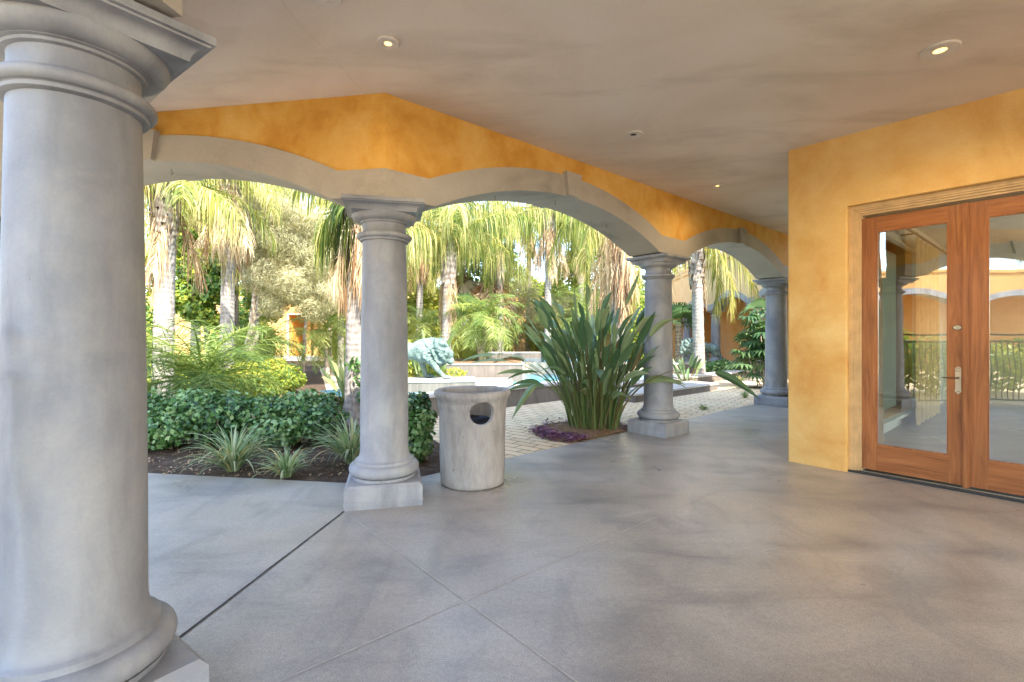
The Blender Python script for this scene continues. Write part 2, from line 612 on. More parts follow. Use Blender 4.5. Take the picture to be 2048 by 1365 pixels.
M['trunk'] = trunk_mat('ringed palm bark', (0.115, 0.098, 0.085), (0.255, 0.23, 0.205), (0.36, 0.33, 0.295), 3.0)
M['boots'] = trunk_mat('palm leaf bases', (0.09, 0.06, 0.04), (0.27, 0.22, 0.175), (0.46, 0.41, 0.36), 2.0)
M['bark'] = trunk_mat('grey brown bark', (0.12, 0.09, 0.06), (0.32, 0.26, 0.19), (0.56, 0.49, 0.39), 2.0)


def verdigris():
    s = NT('verdigris bronze')
    v = s.pos((1, 1, 1), obj=True)
    n1 = s.noise(v, 4, 6, 0.65, 0.8)
    n2 = s.noise(v, 22, 5, 0.65)
    nn = s.math('ADD', s.math('MULTIPLY', n1, 0.6), s.math('MULTIPLY', n2, 0.4))
    s.color(s.ramp(nn, [(0.34, (0.022, 0.03, 0.028)), (0.43, (0.075, 0.115, 0.105)), (0.53, (0.14, 0.20, 0.18)), (0.68, (0.27, 0.31, 0.26))]))
    s.set(Roughness=0.7, Specular_IOR_Level=0.3)
    s.bump(n2, 0.4, 0.02)
    return s.m


M['verdigris'] = verdigris()

# ------------------------------------------------------------------ foliage builders (numpy)
def rot_z(a):
    c, s = np.cos(a), np.sin(a)
    return np.array([[c, -s, 0], [s, c, 0], [0, 0, 1.0]])


def unit(v):
    return v / np.maximum(np.linalg.norm(v, axis=-1, keepdims=True), 1e-9)


class Strips:
    """collects ribbon leaves; all become quads of one mesh"""
    def __init__(s):
        s.V, s.Q, s.T, s.n = [], [], [], 0

    def add(s, pts, wid, side, tint):
        pts = np.asarray(pts, float)
        N, K, _ = pts.shape
        wid = np.broadcast_to(np.asarray(wid, float), (N, K))
        side = np.asarray(side, float)
        if side.ndim == 2:
            side = np.repeat(side[:, None, :], K, 1)
        L = pts - side * wid[..., None] * 0.5
        Rr = pts + side * wid[..., None] * 0.5
        V = np.stack([L, Rr], 2).reshape(N * K * 2, 3)
        base = (np.arange(N) * K * 2)[:, None] + (np.arange(K - 1) * 2)[None, :]
        q = np.stack([base, base + 1, base + 3, base + 2], -1).reshape(-1, 4) + s.n
        s.V.append(V)
        s.Q.append(q)
        s.T.append(np.repeat(np.broadcast_to(np.asarray(tint, float), (N,)), K * 2))
        s.n += len(V)

    def xform(s, Mx, t):
        s.V = [v @ np.asarray(Mx).T + np.asarray(t) for v in s.V]

    def merge(s, o, Mx=None, t=(0, 0, 0), dt=0.0):
        Mx = np.eye(3) if Mx is None else Mx
        for v, q, tt in zip(o.V, o.Q, o.T):
            s.V.append(v @ Mx.T + np.asarray(t, float))
            s.Q.append(q + s.n)
            s.T.append(np.clip(tt + dt, 0, 1))
        s.n += o.n

    def build(s, name, mat, parent=None, loc=None):
        return mesh_np(name, np.concatenate(s.V), np.concatenate(s.Q), mat, parent, np.clip(np.concatenate(s.T), 0, 1), loc)


def frond(rng, L=2.6, n=46, ll=0.5, lw=0.028, e0=60, bend=110, droop=0.8, tint=0.5, tvar=0.25, fwd=0.5, start=0.12, K=4, spread=1.0):
    """feather frond; base at the origin, heading +X"""
    S = Strips()
    m = 14
    t = np.linspace(0, 1, m)
    el = np.radians(e0 - bend * t ** 1.25)
    step = L / (m - 1)
    x = np.concatenate([[0], np.cumsum(np.cos(el[:-1]) * step)])
    z = np.concatenate([[0], np.cumsum(np.sin(el[:-1]) * step)])
    yb = rng.uniform(-0.12, 0.12) * L * t ** 2
    pts = np.stack([x, yb, z], -1)
    w = np.linspace(0.05, 0.012, m) * (L / 2.6) ** 0.7
    S.add(pts[None], w[None], np.array([[0, 1, 0]]), np.array([min(1, tint + 0.2)]))
    nrm = np.stack([-np.sin(el), 0 * el, np.cos(el)], -1)
    S.add(pts[None], w[None] * 0.8, nrm[None], np.array([min(1, tint + 0.2)]))
    lt = np.repeat(np.linspace(start, 0.99, n), 2) + rng.normal(0, 0.006, 2 * n)
    lt = np.clip(lt, start, 0.995)
    sg = np.tile([1.0, -1.0], n)
    bp = np.stack([np.interp(lt, t, pts[:, k]) for k in range(3)], -1)
    tg = unit(np.stack([np.interp(lt, t, np.gradient(pts[:, k])) for k in range(3)], -1))
    eln = np.interp(lt, t, el)
    nn = np.stack([-np.sin(eln), 0 * eln, np.cos(eln)], -1)
    sd = np.cross(nn, tg)
    prof = np.sin(np.clip(lt * 0.86 + 0.16, 0, 1) * PI) ** 0.6
    length = ll * (0.45 + 0.55 * prof) * rng.uniform(0.8, 1.15, 2 * n)
    d = unit(tg * (fwd + rng.normal(0, 0.12, (2 * n, 1))) + sd * sg[:, None] * spread + nn * rng.normal(0.1, 0.35, (2 * n, 1)))
    ts = np.linspace(0, 1, K)
    g = np.array([0, 0, -1.0])
    dr = droop * rng.uniform(0.6, 1.3, (2 * n, 1, 1))
    lp = bp[:, None, :] + d[:, None, :] * (length[:, None] * ts[None])[..., None] * (1 - 0.35 * np.clip(dr, 0, 1.6) * ts[None, :, None]) \
        + g * (length[:, None] * ts[None] ** 2)[..., None] * dr
    wp = lw * np.array([0.7, 1.0, 0.75, 0.12])[None] if K == 4 else lw * np.interp(ts, [0, .4, 1], [0.7, 1, 0.12])[None]
    side = unit(np.cross(d, nn) + rng.normal(0, 0.35, d.shape))
    S.add(lp, np.repeat(wp, 2 * n, 0), side, tint + rng.normal(0, tvar, 2 * n) * 0.5)
    return S


def crown(rng, nf, e_lo, e_hi, tints, **kw):
    S = Strips()
    a0 = rng.uniform(0, 6.28)
    for i in range(nf):
        e = e_lo + (e_hi - e_lo) * ((i + 0.5) / nf) + rng.normal(0, 4)
        k = dict(kw)
        k['L'] = kw.get('L', 2.6) * rng.uniform(0.85, 1.1)
        f = frond(rng, e0=e, tint=rng.uniform(*tints), **k)
        S.merge(f, rot_z(a0 + i * 2.39996 + rng.normal(0, 0.15)))
    return S


def trunk_mesh(name, mat, parent, h, r0, r1, rng, lean=(0, 0), ring=0.17, seg=18, z0=0.0, amp=0.022, flare=0.3, wob=0.04):
    n = max(6, int(h / ring) * 2)
    zs = np.linspace(0, h, n)
    ph = rng.uniform(0, 6)
    V = []
    th = np.arange(seg) * 2 * PI / seg
    for i, z in enumerate(zs):
        t = z / h
        r = r0 + (r1 - r0) * t + flare * r0 * math.exp(-z / 0.18)
        r *= 1 + (amp if i % 2 else -amp * 0.4) * rng.uniform(0.4, 1.2)
        cx = lean[0] * t ** 1.3 + wob * math.sin(2.2 * t + ph) - wob * math.sin(ph)
        cy = lean[1] * t ** 1.3 + wob * math.cos(1.7 * t + ph) - wob * math.cos(ph)
        rr = r * (1 + 0.03 * np.sin(3 * th + ph + z * 2) + rng.normal(0, 0.012, seg))
        V.append(np.stack([cx + rr * np.cos(th), cy + rr * np.sin(th), np.full(seg, z0 + z)], -1))
    V = np.concatenate(V)
    i = np.arange(n - 1)[:, None] * seg
    k = np.arange(seg)[None]
    k2 = (k + 1) % seg
    Q = np.stack([i + k, i + k2, i + seg + k2, i + seg + k], -1).reshape(-1, 4)
    o = mesh_np(name, V, Q, mat, parent)
    top = V[-seg:].mean(0)
    return o, top


def boots_mesh(name, parent, top, rng, h=0.9, r=0.16, n=46, mat=None):
    """old leaf bases: stubby overlapping straps round the trunk head"""
    S = Strips()
    for i in range(n):
        a = i * 2.39996
        zz = -h + h * i / n
        d = np.array([math.cos(a), math.sin(a), 0])
        rr = r * (0.85 + 0.5 * math.sin(PI * min(1, (i / n) * 0.9 + 0.1)))
        b = np.array([0, 0, zz]) + d * rr * 0.8
        l = rng.uniform(0.22, 0.42)
        out = rng.uniform(0.05, 0.30)
        ts = np.linspace(0, 1, 4)
        pts = b + np.array([0, 0, 1.0]) * (l * ts)[:, None] + d * (out * l * ts ** 1.5 + 0.03)[:, None]
        side = np.array([-math.sin(a), math.cos(a), 0])
        S.add(pts[None], np.array([[0.19, 0.15, 0.09, 0.04]]) * rng.uniform(0.8, 1.2), side[None], rng.uniform(0, 1))
    S.xform(np.eye(3), top)
    return S.build(name, mat or M['boots'], parent)


def queen_palm(px, Z, label, trunk_h, r, seed, nf=16, green=(0.3, 0.75), dead=10, L=2.6, base_z=0.0, lean=(0, 0), boots=0.9, e=(-25, 75), droop=1.1, dead_e=(-88, -62), group='queen palms in the garden', ll=0.55, dead_len=0.8, extra=()):
    rng = np.random.default_rng(seed)
    t = thing('queen_palm', label, 'palm tree', G(px, Z, base_z), 0, group)
    _, top = trunk_mesh('trunk', M['trunk'], t, trunk_h, r * 1.1, r * 0.9, rng, lean=lean)
    if boots > 0:
        boots_mesh('leaf_bases', t, top, rng, boots, r * 1.15)
    S = crown(rng, nf, e[0], e[1], green, L=L, n=66, ll=ll, lw=0.023, tvar=0.5, bend=95, droop=droop, fwd=0.6)
    for (a_, e_, L_, tn_) in extra:
        S.merge(frond(rng, L=L_, n=80, ll=0.6, lw=0.026, tvar=0.5, e0=e_, bend=60, droop=1.3, tint=tn_, fwd=0.7), rot_z(R(a_)))
    S.xform(np.eye(3), top)
    S.build('crown', M['palm'], t)
    if dead:
        D = crown(rng, dead, dead_e[0], dead_e[1], (0.2, 0.9), L=L * dead_len, n=52, ll=0.5, lw=0.021, tvar=0.5, bend=14, droop=1.1, fwd=0.9, spread=0.55)
        D.xform(np.eye(3), top - np.array([0, 0, 0.05]))
        D.build('dead_fronds', M['straw'], t)
    return t


def fan_palm(px, Z, label, trunk_h, r, seed, n=16, dead=14, size=0.8, base_z=0.0, tint=(0.2, 0.8)):
    rng = np.random.default_rng(seed)
    t = thing('fan_palm', label, 'palm tree', G(px, Z, base_z), 0, 'fan palms behind the pool')
    _, top = trunk_mesh('trunk', M['bark'], t, trunk_h, r * 1.1, r, rng)
    S = Strips()
    for i in range(n):
        S.merge(fan_leaf(rng, size, rng.uniform(-10, 80), rng.uniform(*tint)), rot_z(i * 2.4), top)
    S.build('crown', M['fan'], t)
    if dead:
        D = Strips()
        for i in range(dead):
            D.merge(fan_leaf(rng, size * 1.1, rng.uniform(-85, -60), rng.uniform(0.1, 0.9), droop=0.3), rot_z(i * 2.4), top + np.array([0, 0, -0.25 * (i % 4)]))
        D.build('dead_fronds', M['straw'], t)
    return t


def fan_leaf(rng, R0, elev, tint, nseg=22, droop=0.45, pet=0.7, arc=115, w=0.05):
    S = Strips()
    e = math.radians(elev)
    d = np.array([math.cos(e), 0, math.sin(e)])
    up = np.array([-math.sin(e), 0, math.cos(e)])
    sd = np.array([0, 1.0, 0])
    L = R0 * pet
    ts = np.linspace(0, 1, 5)
    pp = d * (L * ts)[:, None] + np.array([0, 0, -0.1 * L]) * (ts ** 2)[:, None]
    S.add(pp[None], np.full((1, 5), 0.02 * R0 + 0.006), sd[None], tint)
    c = pp[-1]
    angs = np.radians(np.linspace(-arc, arc, nseg) + rng.normal(0, 2, nseg))
    dirs = d[None] * np.cos(angs)[:, None] + sd[None] * np.sin(angs)[:, None] + up[None] * 0.12
    dirs = unit(dirs)
    ln = R0 * (0.75 + 0.3 * np.cos(angs * 0.7)) * rng.uniform(0.92, 1.05, nseg)
    t4 = np.linspace(0, 1, 4)
    pts = c + dirs[:, None, :] * (ln[:, None] * t4)[..., None] + np.array([0, 0, -1.0]) * (ln[:, None] * t4 ** 3)[..., None] * droop
    side = unit(np.cross(dirs, up[None]))
    S.add(pts, np.repeat(w * R0 * np.array([[0.35, 1.6, 1.3, 0.15]]), nseg, 0), side, tint + rng.normal(0, 0.08, nseg))
    return S


def date_palm(loc, label, h, seed, nf=30, L=1.1, tint=(0.2, 0.7), lean=(0, 0), r=0.08, group='pygmy date palms', e=(-45, 80), trunks=1):
    rng = np.random.default_rng(seed)
    t = thing('pygmy_date_palm', label, 'palm', loc, 0, group)
    S = Strips()
    for k in range(trunks):
        ln = (lean[0] + (k - (trunks - 1) / 2) * 0.55, lean[1] + rng.uniform(-0.2, 0.2))
        o, top = trunk_mesh('trunk', M['boots'], t, h * rng.uniform(0.8, 1.1) if trunks > 1 else h, r, r * 0.85, rng, lean=ln, ring=0.05, amp=0.16, flare=0.15)
        c = crown(rng, nf, e[0], e[1], tint, L=L, n=44, ll=0.30 * L / 1.1, lw=0.016, bend=95, droop=0.25, fwd=0.75, K=3)
        S.merge(c, None, top)
    S.build('crown', M['pygmy'], t)
    return t


def leaf_cloud(rng, centers, radii, n, size, aspect=0.55, tint=(0, 1), shell=0.55, up=0.3, curl=0.2, K=3):
    """leaves spread through a set of ellipsoids"""
    S = Strips()
    centers = np.asarray(centers, float)
    radii = np.asarray(radii, float)
    vol = radii.prod(1)
    idx = rng.choice(len(centers), n, p=vol ** 0.67 / (vol ** 0.67).sum())
    d = unit(rng.normal(0, 1, (n, 3)))
    rad = rng.uniform(shell ** 3, 1, n) ** (1 / 3)
    rough = 1 + 0.16 * np.sin(d[:, 0] * 5 + idx) * np.cos(d[:, 2] * 6 + idx * 2)
    p = centers[idx] + d * radii[idx] * (rad * rough)[:, None]
    nrm = unit(d + rng.normal(0, 0.55, (n, 3)) + np.array([0, 0, up]))
    ax = unit(np.cross(nrm, rng.normal(0, 1, (n, 3))))
    sd = np.cross(nrm, ax)
    ln = size * rng.uniform(0.65, 1.25, n)
    ts = np.linspace(-0.5, 0.5, K)
    pts = p[:, None] + ax[:, None] * (ln[:, None] * ts)[..., None] + nrm[:, None] * (curl * ln[:, None] * (0.25 - ts ** 2))[..., None]
    prof = np.array([0.28, 1.0, 0.22]) if K == 3 else np.array([0.2, 0.85, 1.0, 0.7, 0.1])
    tn = tint[0] + (tint[1] - tint[0]) * np.clip(0.5 + 0.28 * rng.normal(0, 1, n) + 0.22 * np.sin(idx * 2.3), 0, 1)
    S.add(pts, (ln * aspect)[:, None] * prof[None], sd, tn)
    return S


def shrub(name, loc, label, cat, clumps, n, size, mat, seed, aspect=0.6, tint=(0, 1), group=None, stems=8, shell=0.5, K=3, up=0.3):
    rng = np.random.default_rng(seed)
    t = thing(name, label, cat, loc, 0, group)
    c = [k[:3] for k in clumps]
    r = [k[3:] for k in clumps]
    S = leaf_cloud(rng, c, r, n, size, aspect, tint, shell, K=K, up=up)
    S.build('foliage', mat, t)
    if stems:
        bm = bmesh.new()
        for i in range(stems):
            k = clumps[rng.integers(len(clumps))]
            e = Vector((k[0] + rng.normal(0, k[3] * 0.4), k[1] + rng.normal(0, k[4] * 0.4), k[2] + k[5] * 0.3))
            b = Vector((k[0] * 0.7 + rng.normal(0, 0.06), k[1] * 0.7 + rng.normal(0, 0.06), 0))
            mid = (b + e) / 2 + Vector((rng.normal(0, 0.05), rng.normal(0, 0.05), 0.05))
            tube(bm, [b, mid, e], [0.018, 0.013, 0.006], 6)
        from_bm('stems', bm, M['bark'], t)
    return t


def strap_clump(name, loc, label, cat, seed, n, hgt, spread, mat, blade=(0.5, 0.11), lean=(0, 0), base_r=0.25, tint=(0.0, 0.85), petiole=0.6, group=None, low=0):
    """bird-of-paradise type clump: long stalks carrying folded paddle leaves"""
    rng = np.random.default_rng(seed)
    t = thing(name, label, cat, loc, 0, group)
    S, Q = Strips(), Strips()
    for i in range(n + low):
        isl = i >= n
        a = rng.uniform(0, 2 * PI)
        rr = rng.uniform(0, 1) ** 0.5
        b = np.array([math.cos(a), math.sin(a), 0]) * base_r * rr
        tilt = (0.08 + 0.75 * rr * rng.uniform(0.35, 1.15)) * spread
        H = hgt * rng.uniform(0.50, 1.06) * (1.0 - 0.18 * rr)
        if isl:
            tilt = rng.uniform(1.0, 1.35)
            H = hgt * rng.uniform(0.5, 0.95)
        a2 = a + rng.normal(0, 0.35)
        h = np.array([math.cos(a2), math.sin(a2), 0]) + np.array([lean[0], lean[1], 0])
        ts = np.linspace(0, 1, 12)
        th = tilt * (0.35 + 0.65 * ts) + (0.9 * ts ** 2 if isl else 0.28 * ts ** 2)
        step = H / 11
        pts = b + np.concatenate([[[0, 0, 0]], np.cumsum((np.sin(th)[:-1, None] * h[None] + np.cos(th)[:-1, None] * np.array([[0, 0, 1.0]])) * step, 0)])
        tint_i = rng.uniform(*tint) if rng.uniform() > 0.04 else 1.0
        ax = unit(np.array([-h[1], h[0], 0]) + rng.normal(0, 0.25, 3))
        kp = max(3, int(12 * min(0.85, petiole * rng.uniform(0.6, 1.25))))
        Q.add(pts[None, :kp + 1], np.linspace(0.022, 0.012, kp + 1)[None], ax[None], rng.uniform(0.1, 1.0))
        o = unit(np.cross(ax, pts[1] - pts[0]))
        Q.add(pts[None, :kp + 1], np.linspace(0.020, 0.010, kp + 1)[None], o[None], rng.uniform(0.1, 1.0))
        # blade: two halves folded on the midrib
        bl = blade[0] * rng.uniform(0.8, 1.2)
        bw = blade[1] * rng.uniform(0.8, 1.15)
        d0 = unit(pts[kp] - pts[kp - 1])
        tb = np.linspace(0, 1, 9)
        bend = rng.uniform(0.0, 0.55) + (0.5 if isl else 0)
        hh = unit(h)
        bd = d0[None] * (bl * tb)[:, None] + (hh * 0.35 - np.array([0, 0, 0.65])) * (bend * bl * tb ** 2.2)[:, None]
        mid = pts[kp] + bd
        wv = bw * np.sin(np.clip(tb * 0.97 + 0.03, 0, 1) ** 0.75 * PI) ** 0.75
        wv[-1] = 0.004
        nv = unit(np.cross(ax, d0))
        fold = rng.uniform(0.25, 0.7)
        tw = rng.normal(0, 0.9)
        ax2 = ax * math.cos(tw) + nv * math.sin(tw)
        nv2 = -ax * math.sin(tw) + nv * math.cos(tw)
        for sg in (1, -1):
            sd = unit(ax2 * sg + nv2 * fold)
            S.add((mid + sd[None] * (wv * 0.25)[:, None])[None], (wv * 0.5)[None], sd[None], tint_i + 0.06 * sg)
    Q.build('stalks', M['stalk'], t)
    S.build('leaves', mat, t)
    return t


def grass_clump(loc, label, seed, n, L, group, w=0.013):
    rng = np.random.default_rng(seed)
    S = Strips()
    a = rng.uniform(0, 2 * PI, n)
    h = np.stack([np.cos(a), np.sin(a), 0 * a], -1)
    ts = np.linspace(0, 1, 8)
    ln = L * rng.uniform(0.5, 1.1, n)
    th0 = rng.uniform(0.1, 0.85, n)
    th = th0[:, None] + (1.9 * rng.uniform(0.45, 1.15, n))[:, None] * ts[None] ** 1.5
    st = (ln / 7)[:, None, None]
    inc = (np.sin(th)[..., None] * h[:, None] + np.cos(th)[..., None] * np.array([0, 0, 1.0])) * st
    pts = np.concatenate([np.zeros((n, 1, 3)), np.cumsum(inc[:, :-1], 1)], 1) + h[:, None] * rng.uniform(0, 0.06, n)[:, None, None]
    sd = unit(np.cross(h, np.array([0, 0, 1.0])) + rng.normal(0, 0.25, (n, 3)))
    tn = rng.uniform(0, 0.85, n)
    tn[rng.uniform(0, 1, n) < 0.06] = 1
    S.add(pts, (1.25 * w * rng.uniform(0.7, 1.3, n))[:, None] * np.array([[0.6, 0.9, 1, 1, 0.9, 0.7, 0.45, 0.08]]), sd, tn)
    o = S.build('strap_leaf_grass', M['lily'], None, loc)
    return tag(o, label, 'plant', group)


def branchy_tree(name, loc, label, seed, h, rt, forks, leaf, mat, n, size, aspect, tint, clump_r, cat='tree', group=None, K=3, extra=None, up=0.3):
    """trunk with limbs; leaf clumps at the limb ends"""
    rng = np.random.default_rng(seed)
    t = thing(name, label, cat, loc, 0, group)
    bm = bmesh.new()
    ends = []
    def limb(p, d, L, r, depth):
        q = [p]
        m = 4
        for i in range(m):
            d = (d + Vector((rng.normal(0, 0.14), rng.normal(0, 0.14), 0.04))).normalized()
            q.append(q[-1] + d * L / m)
        tube(bm, q, [r * (1 - 0.4 * i / m) for i in range(m + 1)], 8, caps=True)
        if depth == 0:
            ends.append(q[-1])
            ends.append(q[-2])
            return
        for k in range(forks):
            a = rng.uniform(0, 2 * PI)
            nd = (d + Vector((math.cos(a), math.sin(a), rng.uniform(-0.1, 0.5))) * rng.uniform(0.5, 0.95)).normalized()
            limb(q[-1], nd, L * rng.uniform(0.55, 0.8), r * 0.6, depth - 1)
    for k in range(extra or 1):
        limb(Vector((0.04 * k, 0, 0)), Vector((rng.normal(0, 0.15), rng.normal(0, 0.12), 1)).normalized(), h * 0.45, rt * (1 - 0.15 * k), 2)
    from_bm('trunk', bm, M['bark'], t)
    cs = [tuple(e) for e in ends]
    rs = [(clump_r * rng.uniform(0.7, 1.3), clump_r * rng.uniform(0.7, 1.3), clump_r * rng.uniform(0.6, 1.0)) for _ in ends]
    S = leaf_cloud(rng, cs, rs, n, size, aspect, tint, 0.15, K=K, up=up)
    S.build('crown', mat, t)
    return t


# ------------------------------------------------------------------ world, camera, light
w = bpy.data.worlds.new('World')
scene.world = w
w.use_nodes = True
wt = w.node_tree
sky = wt.nodes.new('ShaderNodeTexSky')
sky.sky_type = 'NISHITA'
sky.sun_disc = False
SUN_EL, SUN_AZ = 45.0, 152.0
sky.sun_elevation = R(SUN_EL)
sky.sun_rotation = R(SUN_AZ)
sky.air_density = 1.0
sky.dust_density = 1.0
wt.links.new(sky.outputs[0], wt.nodes['Background'].inputs['Color'])
wt.nodes['Background'].inputs['Strength'].default_value = 0.15

sd = bpy.data.lights.new('sun', 'SUN')
sd.energy = 2.3
sd.angle = R(0.53)
sd.color = (1.0, 0.93, 0.82)
so = bpy.data.objects.new('sun', sd)
tosun = Vector((math.sin(R(SUN_AZ)) * math.cos(R(SUN_EL)), math.cos(R(SUN_AZ)) * math.cos(R(SUN_EL)), math.sin(R(SUN_EL))))
so.rotation_euler = tosun.to_track_quat('Z', 'Y').to_euler()
so.location = (0, -5, 12)
link(so)

cam = bpy.data.cameras.new('camera')
cam.sensor_width = 36
cam.lens = F / 2048 * 36
cam.shift_y = -(682.5 - HZ) / 2048
cam.clip_start = 0.05
cam.clip_end = 2000
co = bpy.data.objects.new('camera', cam)
co.location = (0, 0, EYE)
co.rotation_euler = (R(90), 0, 0)
link(co)
scene.camera = co
scene.view_settings.view_transform = 'Standard'
scene.view_settings.look = 'None'
scene.view_settings.exposure = 2.92
scene.view_settings.gamma = 1.0
scene.cycles.max_bounces = 10
scene.cycles.diffuse_bounces = 6
scene.cycles.glossy_bounces = 4
scene.cycles.transparent_max_bounces = 12
scene.cycles.use_denoising = True
scene.cycles.sample_clamp_indirect = 8
scene.cycles.caustics_reflective = False
scene.cycles.caustics_refractive = False

# ------------------------------------------------------------------ ground and setting
sheet('ground', [(-400, -400), (400, -400), (400, 400), (-400, 400)], -0.03, M['soil_tan'])
sheet('paving', [(-14, -30), (30, -30), (30, 30), (-16, 30)], -0.012, M['paver'])
EA = C2 - NA * 0.31                       # outer edge of the concrete along the arcades
kx = C2 - (NA + NC).normalized() * 0.32
floor_poly = [(kx + A * 0).to_tuple()[:2], (EA + A * 9.4).to_tuple()[:2], (EA + A * 9.4 + NA * 16).to_tuple()[:2],
              (8, -12), (-2.9, -12), (-1.75, 1.4), (-7.6, 2.3), (C0 - NC * 0.27 + C * 2.0).to_tuple()[:2]]
sheet('patio_floor', floor_poly, 0.0, M['floor'])


def strip_line(name, a, b, wd, mat, z=0.004, seed=0):
    """a joint cut in the slab, very slightly wavering"""
    rng = random.Random(seed)
    a, b = Vector(a), Vector(b)
    d = (b - a)
    n = max(2, int(d.length / 0.12))
    s = Vector((-d.y, d.x, 0)).normalized()
    bm = bmesh.new()
    rows = []
    for i in range(n + 1):
        p = a + d * (i / n) + s * rng.uniform(-0.0012, 0.0012)
        ww = wd * rng.uniform(0.75, 1.15)
        rows.append((bm.verts.new((p.x - s.x * ww / 2, p.y - s.y * ww / 2, z)), bm.verts.new((p.x + s.x * ww / 2, p.y + s.y * ww / 2, z))))
    for p, q in zip(rows, rows[1:]):
        bm.faces.new((p[0], q[0], q[1], p[1]))
    o = from_bm(name, bm, mat)
    o['kind'] = 'structure'
    return o


def fl(px, py):
    Z = EYE * F / (py - HZ)
    return Vector(((px - CX) / F * Z, Z, 0))


strip_line('expansion_joint', fl(688, 1024), fl(330, 1299), 0.016, M['joint_dark'], seed=1)
xj = fl(929.7, 1202.5)
strip_line('floor_joint', xj - A * 3.5, xj + A * 3.95, 0.005, M['joint_pale'], seed=2)
strip_line('floor_joint', fl(700, 1033), xj, 0.006, M['joint_pale'], z=0.0045, seed=3)
strip_line('floor_joint', xj, xj - B * 3.5, 0.006, M['joint_pale'], z=0.0045, seed=4)

# planting beds
bed1 = [(C0 - NC * 0.27 + C * 1.9).to_tuple()[:2], (C2 - NC * 0.262 + C * 0.15).to_tuple()[:2], (-0.72, 4.95), (-0.80, 6.0), (-1.35, 7.0), (-1.9, 8.2), (-2.3, 9.4), (-3.5, 10.0), (-4.4, 11.5), (-8.0, 20), (-9.5, 26.5), (-30, 27), (-30, 5)]
sheet('planting_bed', bed1, -0.006, M['soil'])
cb = Vector((1.10, 7.0, 0))
bm = bmesh.new()
ring = []
for i in range(40):
    a = i * 2 * PI / 40
    p = cb + Vector((math.cos(a) * 0.80, math.sin(a) * 0.80, 0))
    o_ = (p - EA).dot(-NA)
    if o_ < 0.03:
        p = p - NA * (0.03 - o_)
    ring.append(p)
ctr = bm.verts.new((cb.x, cb.y, 0.05))
vr = [bm.verts.new((p.x, p.y, 0.006)) for p in ring]
vm = [bm.verts.new((cb.x + (p.x - cb.x) * 0.6, cb.y + (p.y - cb.y) * 0.6, 0.045)) for p in ring]
for i in range(40):
    j = (i + 1) % 40
    bm.faces.new((vr[i], vr[j], vm[j], vm[i]))
    bm.faces.new((vm[i], vm[j], ctr))
o = from_bm('round_planting_bed', bm, M['soil_tan'])
o['kind'] = 'structure'
bed3 = [(-0.2, 14.2), (3.5, 17.5), (7.9, 18.8), (8.5, 27.5), (-9, 27.5), (-6.5, 19), (-3.4, 14)]
sheet('planting_bed', bed3, -0.004, M['soil_tan'])

# ------------------------------------------------------------------ columns
COL_GROUP = 'cast stone columns of the patio arcade'


def make_column():
    t = thing('column', 'x', 'column', (0, 0, 0), 0, COL_GROUP)
    bm = bmesh.new()
    sq_lathe(bm, [(0.308, 0.0), (0.308, 0.028), (0.3125, 0.031), (0.3125, 0.062), (0.309, 0.065), (0.309, 0.160), (0.285, 0.185)])
    bevel(bm, 0.004, 2, 50)
    from_bm('plinth', bm, M['stone'], t)
    bm = bmesh.new()
    prof = [(0.262, 0.183), (0.266, 0.196), (0.264, 0.208), (0.272, 0.212)]
    for k in range(13):
        a = -PI / 2 + PI * k / 12
        prof.append((0.247 + 0.049 * math.cos(a), 0.262 + 0.05 * math.sin(a)))
    prof += [(0.245, 0.318), (0.245, 0.334), (0.238, 0.340)]
    for k in range(1, 9):
        a = PI / 2 * k / 8
        prof.append((0.238 - 0.034 * math.sin(a), 0.340 + 0.085 * (1 - math.cos(a))))
    lathe(bm, prof, 96)
    from_bm('base', bm, M['stone'], t, ang=40)
    bm = bmesh.new()
    prof = []
    for k in range(25):
        z = 0.424 + (2.205 - 0.424) * k / 24
        tt = k / 24
        prof.append((0.2035 - 0.019 * tt ** 1.7, z))
    lathe(bm, prof, 96)
    from_bm('shaft', bm, M['stone'], t)
    bm = bmesh.new()
    prof = [(0.186, 2.200), (0.205, 2.206), (0.207, 2.218), (0.212, 2.221)]
    for k in range(11):
        a = -PI / 2 + PI * k / 10
        prof.append((0.208 + 0.026 * math.cos(a), 2.247 + 0.024 * math.sin(a)))
    prof += [(0.204, 2.274), (0.192, 2.279), (0.184, 2.290), (0.182, 2.345), (0.184, 2.352), (0.199, 2.356), (0.201, 2.366), (0.214, 2.369)]
    for k in range(9):
        a = PI / 2 * k / 8
        prof.append((0.214 + 0.058 * math.sin(a), 2.371 + 0.052 * (1 - math.cos(a))))
    prof.append((0.272, 2.428))
    lathe(bm, prof, 96)
    sq_lathe(bm, [(0.262, 2.424), (0.266, 2.446), (0.274, 2.460), (0.292, 2.474), (0.312, 2.480), (0.314, 2.487), (0.327, 2.490), (0.327, 2.519)])
    from_bm('capital', bm, M['stone'], t)
    return t


col0 = make_column()
specs = [(C1, R(-36), 'massive pale column closest to the camera, with an expansion joint running to its plinth'),
         (C2, R(14), 'pale stone column standing beside the concrete litter bin at the corner of the two arcades'),
         (C3, R(-49.4), 'pale stone column with the big strap-leaved clump growing against its plinth'),
         (C4, R(-49.4), 'pale stone column half hidden behind the ochre house wall, beside the lady palm'),
         (C0, R(9), 'pale stone column at the hidden end of the arch over the hedge'),
         (Vector((-1.556, 1.741, 0)) + D1 * SPAN, R(-9), 'pale stone column at the end of the iron railing')]
for i, (p, rz, lab) in enumerate(specs):
    c = col0 if i == 0 else copy_tree(col0)
    c.location = p
    c.rotation_euler = (0, 0, rz)
    c['label'] = lab

